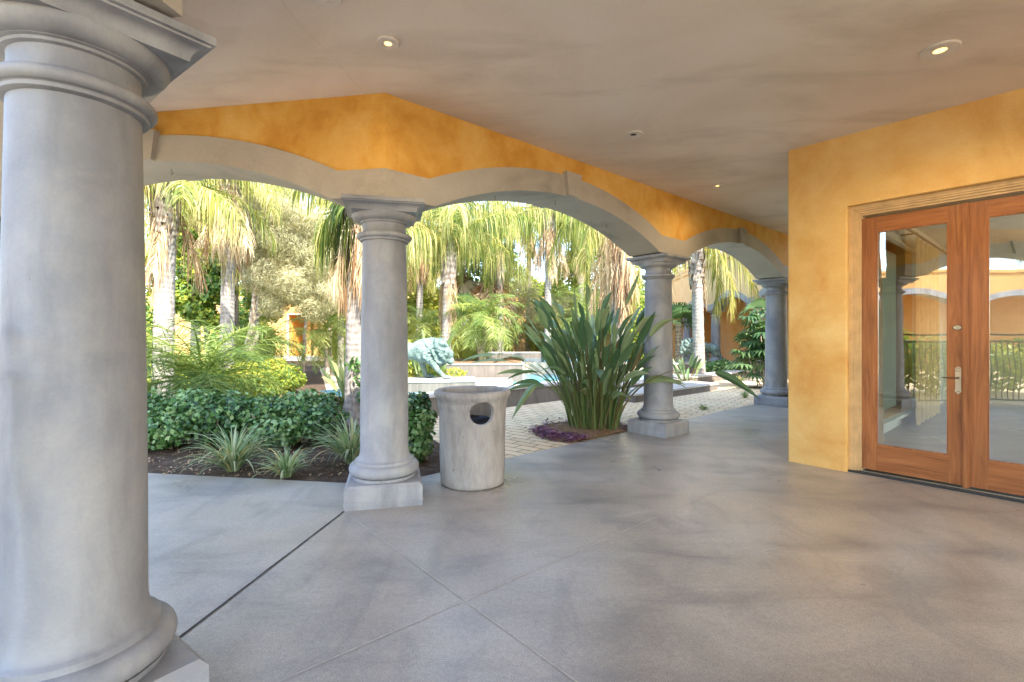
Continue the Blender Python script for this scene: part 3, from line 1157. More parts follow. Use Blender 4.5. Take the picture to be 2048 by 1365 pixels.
# ------------------------------------------------------------------ arcades
def arc_z(u, u0, u1, z0, z1):
    """segmental arch: springs at z0 at u0 and u1, crown z1"""
    if u <= u0 or u >= u1:
        return z0
    half = (u1 - u0) / 2
    rise = z1 - z0
    Rr = (half * half + rise * rise) / (2 * rise)
    return z1 - Rr + math.sqrt(max(0, Rr * Rr - (u - (u0 + u1) / 2) ** 2))


def arcade(name, label, p0, d, n, spans, mit0=0.0, mit1=0.0, top=3.62, hgt=None, mat='orange', stone='arch', ext0=0.0, ext1=0.0, z_imp=2.522, thick=0.25, keys=True):
    t = thing(name, label, 'arcade', p0)
    us = []
    for k in range(spans):
        o = k * SPAN
        for q in range(0, 61):
            us.append(o + SPAN * q / 60)
        us += [o + 0.30, o + SPAN - 0.30, o + 0.36, o + SPAN - 0.36]
    us = sorted(set(round(u, 4) for u in us))
    def ex(u):
        v = min(max(u, 0), SPAN * spans - 1e-6) % SPAN
        return arc_z(v, 0.30, SPAN - 0.30, 2.765, 3.172)
    def inn(u):
        v = min(max(u, 0), SPAN * spans - 1e-6) % SPAN
        return arc_z(v, 0.36, SPAN - 0.36, z_imp + 0.013, 2.945)
    U0, U1 = us[0], us[-1]
    def pt(u, off, z):
        if u == U0:
            u = u - ext0 - off * mit0
        elif u == U1:
            u = u + ext1 + off * mit1
        q = d * u + n * off
        return (q.x, q.y, z)
    def slab(bm, lo, hi, off):
        A_ = [[bm.verts.new(pt(u, s, f(u))) for u in us] for s, f in ((off, lo), (off, hi), (-off, hi), (-off, lo))]
        for r in range(4):
            a, b = A_[r], A_[(r + 1) % 4]
            for i in range(len(us) - 1):
                bm.faces.new((a[i], a[i + 1], b[i + 1], b[i]))
        bm.faces.new([A_[r][0] for r in range(4)])
        bm.faces.new([A_[r][-1] for r in range(4)][::-1])
    bm = bmesh.new()
    slab(bm, lambda u: ex(u) - 0.02, lambda u: top, thick - 0.012)
    from_bm('plaster_wall', bm, M[mat], t, ang=25)
    bm = bmesh.new()
    slab(bm, inn, ex, thick)
    from_bm('arch_trim', bm, M[stone], t, ang=25)
    if keys:
        for k in range(spans):
            bm = bmesh.new()
            um = k * SPAN + SPAN / 2
            vs = []
            for s in (thick + 0.045, -thick - 0.045):
                for du, z in ((-0.085, 2.9465), (0.085, 2.9465), (0.125, 3.205), (-0.125, 3.205)):
                    q = d * (um + du) + n * s
                    vs.append(bm.verts.new((q.x, q.y, z)))
            for f in ((0, 1, 2, 3), (7, 6, 5, 4), (0, 4, 5, 1), (1, 5, 6, 2), (2, 6, 7, 3), (3, 7, 4, 0)):
                bm.faces.new([vs[i] for i in f])
            bevel(bm, 0.008, 2)
            from_bm('keystone', bm, M[stone], t)
    return t


mt = math.tan(R(24.8))
arcade('garden_arcade', 'long orange arcade with two stone-trimmed arches, receding to the right over the big strap-leaved clump', C2, A, NA, 2, mit0=mt, ext1=0.3)
arcade('hedge_arcade', 'short orange arcade with one stone-trimmed arch over the hedge and grass clumps', C2, C, NC, 1, mit0=mt, ext1=0.3)
pc = Vector((-1.174, 1.711, 0)) - ND1 * 0.25
arcade('courtyard_arcade', 'arcade resting on the massive nearest column, running back past the camera', pc, D1, ND1, 1, ext1=0.3)

dp = (C0 - pc).normalized()  # unseen arcade, added to block the sky from the door reflection
arcade('added_arcade', 'added unseen arcade left of the massive nearest column, keeping sky out of the door glass', pc + dp * 0.35, dp, Vector((dp.y, -dp.x, 0)), 1, ext1=0.2)

# ------------------------------------------------------------------ ceiling, roof
def inside(poly, x, y):
    c = False
    j = len(poly) - 1
    for i in range(len(poly)):
        xi, yi = poly[i]
        xj_, yj = poly[j]
        if (yi > y) != (yj > y) and x < (xj_ - xi) * (y - yi) / (yj - yi) + xi:
            c = not c
        j = i
    return c


q0 = pc + D1 * 12
ceil_poly = [(C2).to_tuple()[:2], (C2 + A * 9).to_tuple()[:2], (C2 + A * 9 + NA * 15).to_tuple()[:2], (9.5, -6.0), (-2.5, -6.0), pc.to_tuple()[:2], (C0 + C * 0.3).to_tuple()[:2]]
bm = bmesh.new()
cs = 0.17
grid = {}
def ceil_h(off):
    s = min(1, max(0, (off - 0.25) / 1.6))
    return CEIL + 0.062 * s * s * (3 - 2 * s)
for i in range(-55, 75):
    for k in range(-45, 95):
        p = C2 + A * ((i + .5) * cs) + NA * ((k + .5) * cs)
        if not inside(ceil_poly, p.x, p.y):
            continue
        vs = []
        for a_, b_ in ((i, k), (i + 1, k), (i + 1, k + 1), (i, k + 1)):
            if (a_, b_) not in grid:
                q = C2 + A * (a_ * cs) + NA * (b_ * cs)
                grid[(a_, b_)] = bm.verts.new((q.x, q.y, ceil_h(b_ * cs)))
            vs.append(grid[(a_, b_)])
        bm.faces.new(vs)
o = from_bm('ceiling', bm, M['ceiling'])
o['kind'] = 'structure'
for p in o.data.polygons:
    pass
roof_out = 0.30
rk = C2 - (NA + NC).normalized() * 0.33
roof_poly = [rk.to_tuple()[:2], (C2 - NA * roof_out + A * 9.0).to_tuple()[:2], (C2 + A * 9.0 + NA * 15).to_tuple()[:2], (9.5, -6.2), (-2.95, -6.2),  # unseen rear and left edges are shaped to admit sky light
             (pc - ND1 * 0.4).to_tuple()[:2], (C0 + NC * 0.3 + C * 0.3).to_tuple()[:2], (C0 - NC * roof_out + C * 0.3).to_tuple()[:2]]
bm = bmesh.new()
prism(bm, [p for p in roof_poly], 3.63, 3.74)
o = from_bm('patio_roof', bm, M['orange'])
tag(o, 'flat roof slab covering the patio above the arcades', 'roof')

# hairline ceiling crack
strip = [(556, -20), (570, 12), (600, 48), (640, 85), (680, 125), (705, 158), (738, 190)]
bm = bmesh.new()
prev = None
for k, (px, py) in enumerate(strip):
    Zc = (CEIL + 0.015 - EYE) * F / (HZ - py)
    p = G(px, Zc)
    hgt_ = ceil_h((p - C2).dot(NA)) - 0.004
    vv = (bm.verts.new((p.x - 0.0007, p.y, hgt_)), bm.verts.new((p.x + 0.0007, p.y, hgt_)))
    if prev:
        bm.faces.new((prev[0], vv[0], vv[1], prev[1]))
    prev = vv
o = from_bm('ceiling_crack', bm, plain('crack', (0.34, 0.28, 0.21), 0.9))
o['kind'] = 'structure'

# ------------------------------------------------------------------ recessed ceiling lights
def ceil_pt(px, py):
    z = CEIL + 0.03
    for _ in range(4):
        Z = (z - EYE) * F / (HZ - py)
        p = G(px, Z)
        z = ceil_h((p - C2).dot(NA))
    return Vector((p.x, p.y, z))


def downlight(px, py, lit, label, r=0.085, tilt=None):
    p = ceil_pt(px, py)
    t = thing('downlight', label, 'ceiling light', p, 0, 'recessed ceiling lights')
    bm = bmesh.new()
    lathe(bm, [(r * 1.0, 0.003), (r * 1.0, -0.006), (r * 0.95, -0.012), (r * 0.46, -0.014), (r * 0.36, -0.012), (r * 0.32, -0.002)], 48, caps=False)
    from_bm('trim_ring', bm, M['white_trim'], t)
    bm = bmesh.new()
    lathe(bm, [(r * 0.42, -0.0075), (r * 0.2, -0.0085), (0.001, -0.009)], 32, caps=False)
    from_bm('bulb' if lit else 'recess_shade', bm, M['glow'] if lit else M['dark'], t)  # unlit ones get a near-black disc, painted as the shade of the recess
    if lit:
        ld = bpy.data.lights.new('downlight_lamp', 'SPOT')
        ld.energy = lit
        ld.color = (1.0, 0.72, 0.42)
        ld.spot_size = R(165)
        ld.spot_blend = 1.0
        ld.shadow_soft_size = 0.05
        lo = bpy.data.objects.new('downlight_lamp', ld)
        lo.location = (0, 0, -0.03)
        link(lo, t)
    return t


downlight(776, 85, 4, 'lit recessed downlight nearest the corner of the two arcades', 0.075)
downlight(1880, 99, 22, 'lit recessed downlight in the ceiling near the double door', 0.115)
downlight(1435, 371, 5, 'small lit recessed downlight farthest along the arcade', 0.07)
downlight(1267, 268, 0, 'unlit recessed downlight with a dark centre', 0.09)
downlight(643, -12, 0, 'large blank ceiling disc cut by the top edge of the photo', 0.115)

# hooks under the arches
def soffit_pt(p0, d, n, px, off):
    r = Vector(((px - CX) / F, 1, 0))
    q = p0 + n * off
    Z = q.dot(n) / r.dot(n)
    u = (r * Z - p0).dot(d)
    v = u % SPAN
    return r * Z + Vector((0, 0, arc_z(v, 0.36, SPAN - 0.36, 2.535, 2.945)))


def hook(p, rz, label):
    bm = bmesh.new()
    pts = [Vector((0, 0, 0.005)), Vector((0, 0, -0.018))]
    for k in range(9):
        a = PI * 0.5 - k * PI * 1.25 / 8
        pts.append(Vector((0.013 * math.cos(a) + 0.0, 0, -0.034 + 0.014 * math.sin(a) - 0.004)))
    tube(bm, pts, 0.0022, 6)
    o = from_bm('hook', bm, M['iron'], None, p)
    o.rotation_euler = (0, 0, rz)
    tag(o, label, 'hook', 'hooks screwed under the arches')


hook(soffit_pt(C2, C, NC, 343, 0.05), 0.2, 'small iron hook under the arch over the hedge')
hook(soffit_pt(C2, A, NA, 990, 0.05), 0.9, 'small iron hook under the big arch, the one closest to the corner column')
hook(soffit_pt(C2, A, NA, 1110, 0.05), 0.9, 'small iron hook under the big arch just before the keystone')
hook(soffit_pt(C2, A, NA, 1213, 0.0), 0.9, 'small iron hook under the big arch past the keystone')
hook(soffit_pt(C2, A, NA, 1500, 0.05), 0.9, 'small iron hook under the farther, narrower-looking arch')

# ------------------------------------------------------------------ house wall and door
MW = Matrix(((WD.x, A.x, 0, W0.x), (WD.y, A.y, 0, W0.y), (0, 0, 1, 0), (0, 0, 0, 1)))   # local: x along wall, y into house, z up


def wallthing(name, label, cat):
    t = thing(name, label, cat)
    t.matrix_world = MW
    return t


O0, O1, OT = 0.557, 2.327, 2.72     # plaster opening
bm = bmesh.new()
def wall_front(bm):
    """front plaster with a softly rounded opening"""
    th = 0.28
    box(bm, 0, O0, 0, th, 0, 3.66)
    box(bm, O0, O1, 0, th, OT, 3.66)
    box(bm, O1, 13, 0, th, 0, 3.66)
    box(bm, 0.0, 0.28, th, 9.0, 0, 0.75)
wt_ = wallthing('house_wall', 'mottled ochre plaster wall with the timber double door set in it', 'wall')
def ngon_wall(bm, outline, hole, y0, y1):
    pass
bmw = bmesh.new()
xs = [0, O0, O1, 13]
zs = [0, OT, 3.66]
fv = {}
def vv_(x, y, z):
    k = (round(x, 4), round(y, 4), round(z, 4))
    if k not in fv:
        fv[k] = bmw.verts.new((x, y, z))
    return fv[k]
th = 0.28
cells = [(0, 0), (2, 0), (0, 1), (1, 1), (2, 1)]
for y in (0, th):
    for (i, k) in cells:
        bmw.faces.new([vv_(xs[i], y, zs[k]), vv_(xs[i + 1], y, zs[k]), vv_(xs[i + 1], y, zs[k + 1]), vv_(xs[i], y, zs[k + 1])])
for (a, b) in (((O0, 0), (O0, OT)), ((O0, OT), (O1, OT)), ((O1, OT), (O1, 0)), ((0, 0), (0, OT)), ((0, OT), (0, 3.66)), ((13, 0), (13, OT)), ((13, OT), (13, 3.66)),
               ((0, 3.66), (O0, 3.66)), ((O0, 3.66), (O1, 3.66)), ((O1, 3.66), (13, 3.66))):
    bmw.faces.new([vv_(a[0], 0, a[1]), vv_(b[0], 0, b[1]), vv_(b[0], th, b[1]), vv_(a[0], th, a[1])])
bmesh.ops.recalc_face_normals(bmw, faces=bmw.faces)
es = [e for e in bmw.edges if len(e.link_faces) == 2 and e.calc_face_angle(0) > R(60) and all(abs(v.co.y) < 1e-4 for v in e.verts)]
bmesh.ops.bevel(bmw, geom=es, offset=0.018, segments=3, affect='EDGES', profile=0.5)
from_bm('plaster', bmw, M['orange_pale'], wt_)
# end wall of the house with a deep window
bm = bmesh.new()
wy0, wy1, wz0, wz1 = 1.6, 4.45, 0.21, 2.77
box(bm, 0.0, 0.32, th, wy0, 0, 3.66)
box(bm, 0.0, 0.32, wy1, 8.0, 0, 3.66)
box(bm, 0.0, 0.32, wy0, wy1, 0, wz0)
box(bm, 0.0, 0.32, wy0, wy1, wz1, 3.66)
from_bm('end_wall', bm, M['orange_pale'], wt_)

rm = wallthing('room', 'pale room seen through the glazed doors', 'room')
bm = bmesh.new()
box(bm, 0.322, 12.9, th + 0.002, 8.0, 0.004, 0.03)
from_bm('room_floor', bm, M['room_floor'], rm)
bm = bmesh.new()
box(bm, 0.322, 12.9, th + 0.002, 8.0, 3.20, 3.25)
from_bm('room_ceiling', bm, M['room_wall'], rm)
bm = bmesh.new()
box(bm, 0.322, 0.345, th + 0.002, wy0 - 0.02, 0.03, 3.2)
box(bm, 0.322, 0.345, wy1 + 0.02, 7.9, 0.03, 3.2)
box(bm, 0.322, 0.345, wy0 - 0.02, wy1 + 0.02, 0.03, wz0 - 0.02)
box(bm, 0.322, 0.345, wy0 - 0.02, wy1 + 0.02, wz1 + 0.02, 3.2)
box(bm, 0.346, 2.0, 7.9, 8.0, 0.03, 3.2)
box(bm, 2.0, 12.9, 7.9, 8.0, 2.6, 3.2)  # unseen far openings, added so daylight brightens the room
box(bm, 2.0, 12.9, 7.9, 8.0, 0.03, 0.5)
box(bm, 6.0, 6.2, 7.9, 8.0, 0.5, 2.6)
box(bm, 12.8, 12.9, th + 0.1, 7.9, 0.03, 0.5)
box(bm, 12.8, 12.9, th + 0.1, 7.9, 2.6, 3.2)
box(bm, O1 + 0.02, 12.8, th + 0.002, th + 0.02, 0.03, 3.2)
from_bm('room_wall', bm, M['room_wall'], rm)
bm = bmesh.new()
box(bm, 0.05, 0.40, wy0 - 0.02, wy0, wz0 - 0.02, wz1 + 0.02)
box(bm, 0.05, 0.40, wy1, wy1 + 0.02, wz0 - 0.02, wz1 + 0.02)
box(bm, 0.05, 0.42, wy0 - 0.02, wy1 + 0.02, wz0 - 0.04, wz0 - 0.003)
box(bm, 0.05, 0.40, wy0, wy1, wz1, wz1 + 0.02)
wf = from_bm('window_frame', bm, M['room_wall'], rm)
bm = bmesh.new()
box(bm, 0.10, 0.112, wy0, wy1, wz0, wz1)
from_bm('window_pane', bm, M['blind'], wf)

hr = thing('house_roof', 'flat roof of the house behind the patio', 'roof')
hr.matrix_world = MW
bm = bmesh.new()
box(bm, -0.1, 13, -0.05, 9, 3.76, 3.84)
from_bm('slab', bm, M['orange'], hr)


def curtain(y0, y1, x, z0, z1, label):
    c = wallthing('curtain', label, 'curtain')
    n = 90
    V, Q = [], []
    for k in range(2):
        for i in range(n + 1):
            s = i / n
            amp = 0.045 if k else 0.03
            V.append((x + amp * math.sin(s * 38 + 0.6 * math.sin(s * 11)), y0 + (y1 - y0) * s, z1 if k == 0 else z0))
    for i in range(n):
        Q.append((i, i + 1, n + 2 + i, n + 1 + i))
    me = bpy.data.meshes.new('cloth')
    me.from_pydata(V, [], Q)
    me.shade_smooth()
    obj('cloth', me, M['curtain'], c)
    return c


curtain(3.55, 5.5, 0.52, 0.05, 2.88, 'tan pleated curtain beyond the deep window, seen through the left door')
curtain(1.15, 1.58, 0.50, 0.05, 2.88, 'tan curtain stack just inside the left door jamb')
ro = wallthing('curtain_rod', 'dark curtain rod under the room ceiling, seen through the left door', 'curtain rod')
bm = bmesh.new()
tube(bm, [(0.52, 1.0, 2.93), (0.52, 7.2, 2.93)], 0.018, 10)
from_bm('rod', bm, M['bronze'], ro)
for y in (3.5, 5.7):
    bm = bmesh.new()
    tube(bm, [(0.345, y, 2.93), (0.52, y, 2.93)], 0.010, 8)
    lathe(bm, [(0.035, -0.006), (0.035, 0.006)], 16, at=(0.52, y, 2.93))
    from_bm('bracket', bm, M['bronze'], ro)

# ---- double door
dd = wallthing('double_door', 'varnished timber double door with tall glass panes in a cream casing', 'door')
YD = 0.105           # front plane of the leaves
zt, zb = 2.585, 0.045
mid = 1.442
L0, L1 = 0.660, 2.224
bm = bmesh.new()
def casing_box(bm, a, b, y0, y1):
    box(bm, O0 + a, O0 + b, y0, y1, 0.0, OT - a)
    box(bm, O1 - b, O1 - a, y0, y1, 0.0, OT - a)
    box(bm, O0 + b, O1 - b, y0, y1, OT - b, OT - a)
casing_box(bm, 0.002, 0.040, 0.060, th)
casing_box(bm, 0.041, 0.058, 0.070, th)
casing_box(bm, 0.059, 0.080, 0.085, th)
casing_box(bm, 0.081, 0.101, 0.100, th)
bevel(bm, 0.004, 2)
from_bm('casing', bm, M['casing'], dd)
bm = bmesh.new()
box(bm, O0 + 0.003, O1 - 0.003, 0.03, 0.24, 0.003, 0.018)
from_bm('threshold', bm, M['weather'], dd)
bm = bmesh.new()
box(bm, O0 + 0.10, O1 - 0.10, 0.085, 0.094, 0.0185, 0.027)
from_bm('threshold_strip', bm, M['nickel'], dd)


def leaf_door(x0, x1, gx0, gx1, label):
    lf = bpy.data.objects.new('door_leaf', None)
    link(lf, dd)
    lf['label'] = label
    y0, y1 = YD, YD + 0.045
    gz0, gz1 = 0.297, 2.443
    g = 0.012
    bm = bmesh.new()
    box(bm, x0, gx0, y0, y1, zb, zt)
    bevel(bm, 0.003, 2)
    from_bm('stile', bm, M['wood'], lf)
    bm = bmesh.new()
    box(bm, gx1, x1, y0, y1, zb, zt)
    bevel(bm, 0.003, 2)
    from_bm('stile', bm, M['wood'], lf)
    bm = bmesh.new()
    box(bm, gx0 + 0.001, gx1 - 0.001, y0 + 0.0015, y1, zb, gz0)
    bevel(bm, 0.003, 2)
    from_bm('bottom_rail', bm, M['wood_rail'], lf)
    bm = bmesh.new()
    box(bm, gx0 + 0.001, gx1 - 0.001, y0 + 0.0015, y1, gz1, zt)
    bevel(bm, 0.003, 2)
    from_bm('top_rail', bm, M['wood_rail'], lf)
    bm = bmesh.new()
    b0 = y0 + 0.008
    box(bm, gx0, gx0 + g, b0, y1 - 0.004, gz0, gz1)
    box(bm, gx1 - g, gx1, b0, y1 - 0.004, gz0, gz1)
    box(bm, gx0 + g, gx1 - g, b0, y1 - 0.004, gz0, gz0 + g)
    box(bm, gx0 + g, gx1 - g, b0, y1 - 0.004, gz1 - g, gz1)
    bevel(bm, 0.004, 2)
    from_bm('glazing_bead', bm, M['wood'], lf)
    bm = bmesh.new()
    f = bm.faces.new([bm.verts.new(v) for v in ((gx0 + 0.004, y0 + 0.022, gz0 + 0.004), (gx1 - 0.004, y0 + 0.022, gz0 + 0.004), (gx1 - 0.004, y0 + 0.022, gz1 - 0.004), (gx0 + 0.004, y0 + 0.022, gz1 - 0.004))])
    me = bpy.data.meshes.new('pane')
    bm.to_mesh(me)
    bm.free()
    obj('pane', me, M['glass'], lf)
    return lf


lfa = leaf_door(L0, mid - 0.002, 0.778, 1.318, 'left timber door leaf with lever handle and oval plaque')
lfb = leaf_door(mid + 0.002, L1, 1.573, 2.106, 'right timber door leaf without handle')
bm = bmesh.new()
box(bm, mid - 0.030, mid + 0.018, YD - 0.020, YD - 0.0005, zb - 0.012, zt)
box(bm, mid - 0.020, mid + 0.008, YD - 0.030, YD - 0.0205, zb - 0.012, zt)
bevel(bm, 0.005, 2)
from_bm('astragal', bm, M['wood'], dd)
# handle plate with scrolled ends
hx, hz = 1.385, 0.985
def plate(name, outline, y, tk, mat, parent):
    bm = bmesh.new()
    a = [bm.verts.new((hx + p[0], y, p[1])) for p in outline]
    b = [bm.verts.new((hx + p[0], y - tk, p[1])) for p in outline]
    n = len(a)
    for i in range(n):
        bm.faces.new((a[i], a[(i + 1) % n], b[(i + 1) % n], b[i]))
    bm.faces.new(b)
    bm.faces.new(a[::-1])
    return from_bm(name, bm, mat, parent)
ol = []
half = [(0.0, 0.130), (0.010, 0.128), (0.018, 0.120), (0.022, 0.108), (0.020, 0.098), (0.015, 0.092), (0.021, 0.084), (0.020, 0.02), (0.020, -0.08), (0.024, -0.092), (0.019, -0.102), (0.010, -0.106), (0.007, -0.115), (0.0, -0.119)]
ol = [(x, hz + z) for x, z in half] + [(-x, hz + z) for x, z in half[::-1][1:-1]]
hp = plate('handle_plate', ol, YD, 0.005, M['nickel'], lfa)
bm = bmesh.new()
for zc, rr in ((hz + 0.108, 0.012), (hz - 0.098, 0.008), (hz + 0.085, 0.009)):
    pts = [Vector((hx + rr * math.cos(a), YD - 0.0055, zc + rr * math.sin(a))) for a in np.linspace(-0.3, PI + 0.3, 14)]
    tube(bm, pts, 0.0018, 6)
from_bm('scroll', bm, M['bronze'], hp)
bm = bmesh.new()
tube(bm, [(hx, YD - 0.004, hz + 0.03), (hx, YD - 0.052, hz + 0.03), (hx - 0.006, YD - 0.058, hz + 0.03), (hx - 0.03, YD - 0.060, hz + 0.03), (hx - 0.105, YD - 0.058, hz + 0.028)], [0.010, 0.008, 0.008, 0.0065, 0.005], 12)
from_bm('lever', bm, M['bronze'], hp)
# oval plaque
px_, pz_ = 1.380, 1.470
bm = bmesh.new()
def oval(bm, a, b, y0, y1):
    n = 40
    r0 = [bm.verts.new((px_ + a * math.cos(2 * PI * i / n), y0, pz_ + b * math.sin(2 * PI * i / n))) for i in range(n)]
    r1 = [bm.verts.new((px_ + a * 0.93 * math.cos(2 * PI * i / n), y1, pz_ + b * 0.93 * math.sin(2 * PI * i / n))) for i in range(n)]
    for i in range(n):
        bm.faces.new((r0[i], r0[(i + 1) % n], r1[(i + 1) % n], r1[i]))
    bm.faces.new(r1)
oval(bm, 0.034, 0.025, YD, YD - 0.006)
pq = from_bm('plaque', bm, M['bronze'], lfa)
bm = bmesh.new()
oval(bm, 0.027, 0.019, YD - 0.0062, YD - 0.0085)
from_bm('plaque_face', bm, M['plaque'], pq)
bm = bmesh.new()
for sx in (-1, 1):
    pts = [Vector((px_ + sx * (0.004 + 0.009 * (1 - math.cos(a))), YD - 0.0092, pz_ + 0.007 * math.sin(a) + 0.002)) for a in np.linspace(-1.2, 2.2, 10)]
    tube(bm, pts, 0.0013, 5)
tube(bm, [Vector((px_ - 0.014, YD - 0.0092, pz_ - 0.009)), Vector((px_, YD - 0.0092, pz_ - 0.012)), Vector((px_ + 0.014, YD - 0.0092, pz_ - 0.009))], 0.0013, 5)
from_bm('emblem', bm, M['bronze'], pq)

# ------------------------------------------------------------------ litter bin
tb_ = thing('litter_bin', 'weathered round concrete litter bin with an oval opening, standing by the column', 'litter bin', (-0.378, 4.60, 0))
bm = bmesh.new()
seg = 96
prof = [(0.285, 0.0), (0.302, 0.012), (0.306, 0.05), (0.310, 0.20), (0.312, 0.40), (0.315, 0.55), (0.318, 0.70), (0.326, 0.725), (0.330, 0.75), (0.332, 0.785), (0.345, 0.81), (0.360, 0.832), (0.366, 0.852), (0.360, 0.872), (0.340, 0.884), (0.310, 0.884), (0.292, 0.876), (0.286, 0.85), (0.283, 0.70), (0.281, 0.30), (0.280, 0.08)]
# finer rows through the opening
rows = []
for (r0, z0), (r1, z1) in zip(prof, prof[1:]):
    m = max(1, int(abs(z1 - z0) / 0.014))
    for k in range(m):
        rows.append((r0 + (r1 - r0) * k / m, z0 + (z1 - z0) * k / m))
rows.append(prof[-1])
def hole_d(a, z):
    aa = (a - (-PI / 2 + 0.36) + PI) % (2 * PI) - PI
    x = aa * 0.315
    zz = z - 0.698
    return (abs(x / 0.116)) ** 2.0 + (abs(zz / (0.104 if zz > 0 else 0.106))) ** 2.0
seg = 144
rings = []
for (r, z) in rows:
    ring = []
    for i in range(seg):
        a = 2 * PI * i / seg
        ring.append(bm.verts.new((r * math.cos(a), r * math.sin(a), z)))
    rings.append(ring)
hole_edges = []
for ri, (a_, b_) in enumerate(zip(rings, rings[1:])):
    for i in range(seg):
        am = 2 * PI * (i + .5) / seg
        zm = (rows[ri][1] + rows[ri + 1][1]) / 2
        if hole_d(am, zm) < 1.0:
            continue
        bm.faces.new((a_[i], a_[(i + 1) % seg], b_[(i + 1) % seg], b_[i]))
# pull the boundary of the opening on to a clean oval
for v in bm.verts:
    if any(len(e.link_faces) == 1 for e in v.link_edges) and 0.4 < v.co.z < 0.87:
        a = math.atan2(v.co.y, v.co.x)
        aa = (a - (-PI / 2 + 0.36) + PI) % (2 * PI) - PI
        x, zz = aa * 0.315, v.co.z - 0.698
        d = math.sqrt((x / 0.116) ** 2 + (zz / 0.105) ** 2)
        if 0.5 < d < 1.6:
            x /= d
            zz /= d
            rr = math.hypot(v.co.x, v.co.y)
            a = -PI / 2 + 0.36 + x / 0.315
            v.co = Vector((rr * math.cos(a), rr * math.sin(a), 0.698 + zz))
# bridge outer and inner rims of the opening
bnd = [e for e in bm.edges if len(e.link_faces) == 1 and all(0.4 < v.co.z < 0.87 for v in e.verts)]
try:
    bmesh.ops.bridge_loops(bm, edges=bnd)
except Exception as ex_:
    print('bridge', ex_)
loose = [v for v in bm.verts if not v.link_faces]
bmesh.ops.delete(bm, geom=loose, context='VERTS')
for v in bm.verts:
    k = mnoise.noise(v.co * 9) * 0.0035 + mnoise.noise(v.co * 30) * 0.0012
    d = Vector((v.co.x, v.co.y, 0)).normalized()
    v.co += d * k
from_bm('body', bm, M['bin'], tb_, ang=50)
bm = bmesh.new()
lathe(bm, [(0.30, 0.006), (0.001, 0.006)], 32, caps=False)
lathe(bm, [(0.262, 0.10), (0.264, 0.45), (0.268, 0.585), (0.250, 0.588), (0.22, 0.56), (0.05, 0.50), (0.001, 0.50)], 48, caps=False)
for v in bm.verts:
    if v.co.z > 0.3:
        v.co += Vector((mnoise.noise(v.co * 14), mnoise.noise(v.co * 14 + Vector((9, 0, 0))), mnoise.noise(v.co * 11 + Vector((0, 7, 0))))) * 0.012
from_bm('liner', bm, M['bag'], tb_)

# ------------------------------------------------------------------ pool group
def stone_block(name, label, cat, origin, dirv, length, depth, z0, z1, cop=0.04, over=0.02, group=None):
    """masonry ledge: origin = front left corner, dirv along the front, depth goes away"""
    d = Vector(dirv).normalized()
    n = Vector((-d.y, d.x, 0))
    t = thing(name, label, cat)
    t.matrix_world = Matrix(((d.x, n.x, 0, origin[0]), (d.y, n.y, 0, origin[1]), (0, 0, 1, 0), (0, 0, 0, 1)))
    if group:
        t['group'] = group
    bm = bmesh.new()
    box(bm, 0, length, 0, depth, z0, z1 - cop)
    bmesh.ops.rotate(bm, verts=bm.verts, cent=(0, 0, 0), matrix=Matrix.Identity(3))
    o = from_bm('masonry', bm, M['tile'], t)
    # brick texture reads local x and z
    bm = bmesh.new()
    box(bm, -over, length + over, -over, depth + over, z1 - cop + 0.001, z1)
    bevel(bm, 0.008, 2)
    from_bm('coping', bm, M['coping'], t)
    return t


pA0 = fl(822, 838)
stone_block('pool_ledge', 'low tan ledge with pale coping in front of the lion plinth, behind the litter bin', 'ledge', pA0 - A * 0.6, A, 5.2, 0.42, -0.03, 0.36, group='stone ledges of the pool')
stone_block('lion_plinth', 'long stone plinth under the verdigris lion next to the corner column', 'plinth', G(770, 10.25), Vector((1, 0.13, 0)), 1.93, 0.95, -0.03, 0.42, group='stone plinths carrying lions')
stone_block('planter_wall', 'raised tiled planter holding the twin-trunked pygmy date palm', 'planter', G(868, 12.6), Vector((1, 0.02, 0)), 2.33, 2.6, -0.03, 0.66)
stone_block('pool_ledge', 'sunlit pale ledge at the foot of the raised planter', 'ledge', G(935, 11.0), Vector((1, 0.02, 0)), 1.02, 1.5, -0.03, 0.29, group='stone ledges of the pool')
sheet('planter_soil', [G(868, 12.6).to_tuple()[:2], (0.27, 12.7), (0.25, 15.1), (-2.0, 15.1)], 0.664, M['soil_tan'])
stone_block('pool_ledge', 'low slab step beside the arcade column, in front of the farther palm trunk', 'ledge', fl(1435.7, 779.6) - A * 3.6, A, 3.6, 0.75, -0.03, 0.17, group='stone ledges of the pool')
stone_block('pool_ledge', 'long tan pool edge running right to the ground cover, behind the ringed palm', 'ledge', fl(1497, 754.4) - A * 7.6, A, 7.6, 0.5, -0.03, 0.21, group='stone ledges of the pool')
stone_block('lion_plinth', 'far stone plinth under the smaller-looking lion beyond the right column', 'plinth', G(1325, 17.6), Vector((1, 0.25, 0)), 2.35, 0.9, -0.03, 0.36, group='stone plinths carrying lions')
stone_block('pool_ledge', 'pale back wall of the raised pool behind the planter', 'ledge', G(905, 17.5), Vector((1, 0.05, 0)), 6.5, 0.4, -0.03, 0.78, group='stone ledges of the pool')
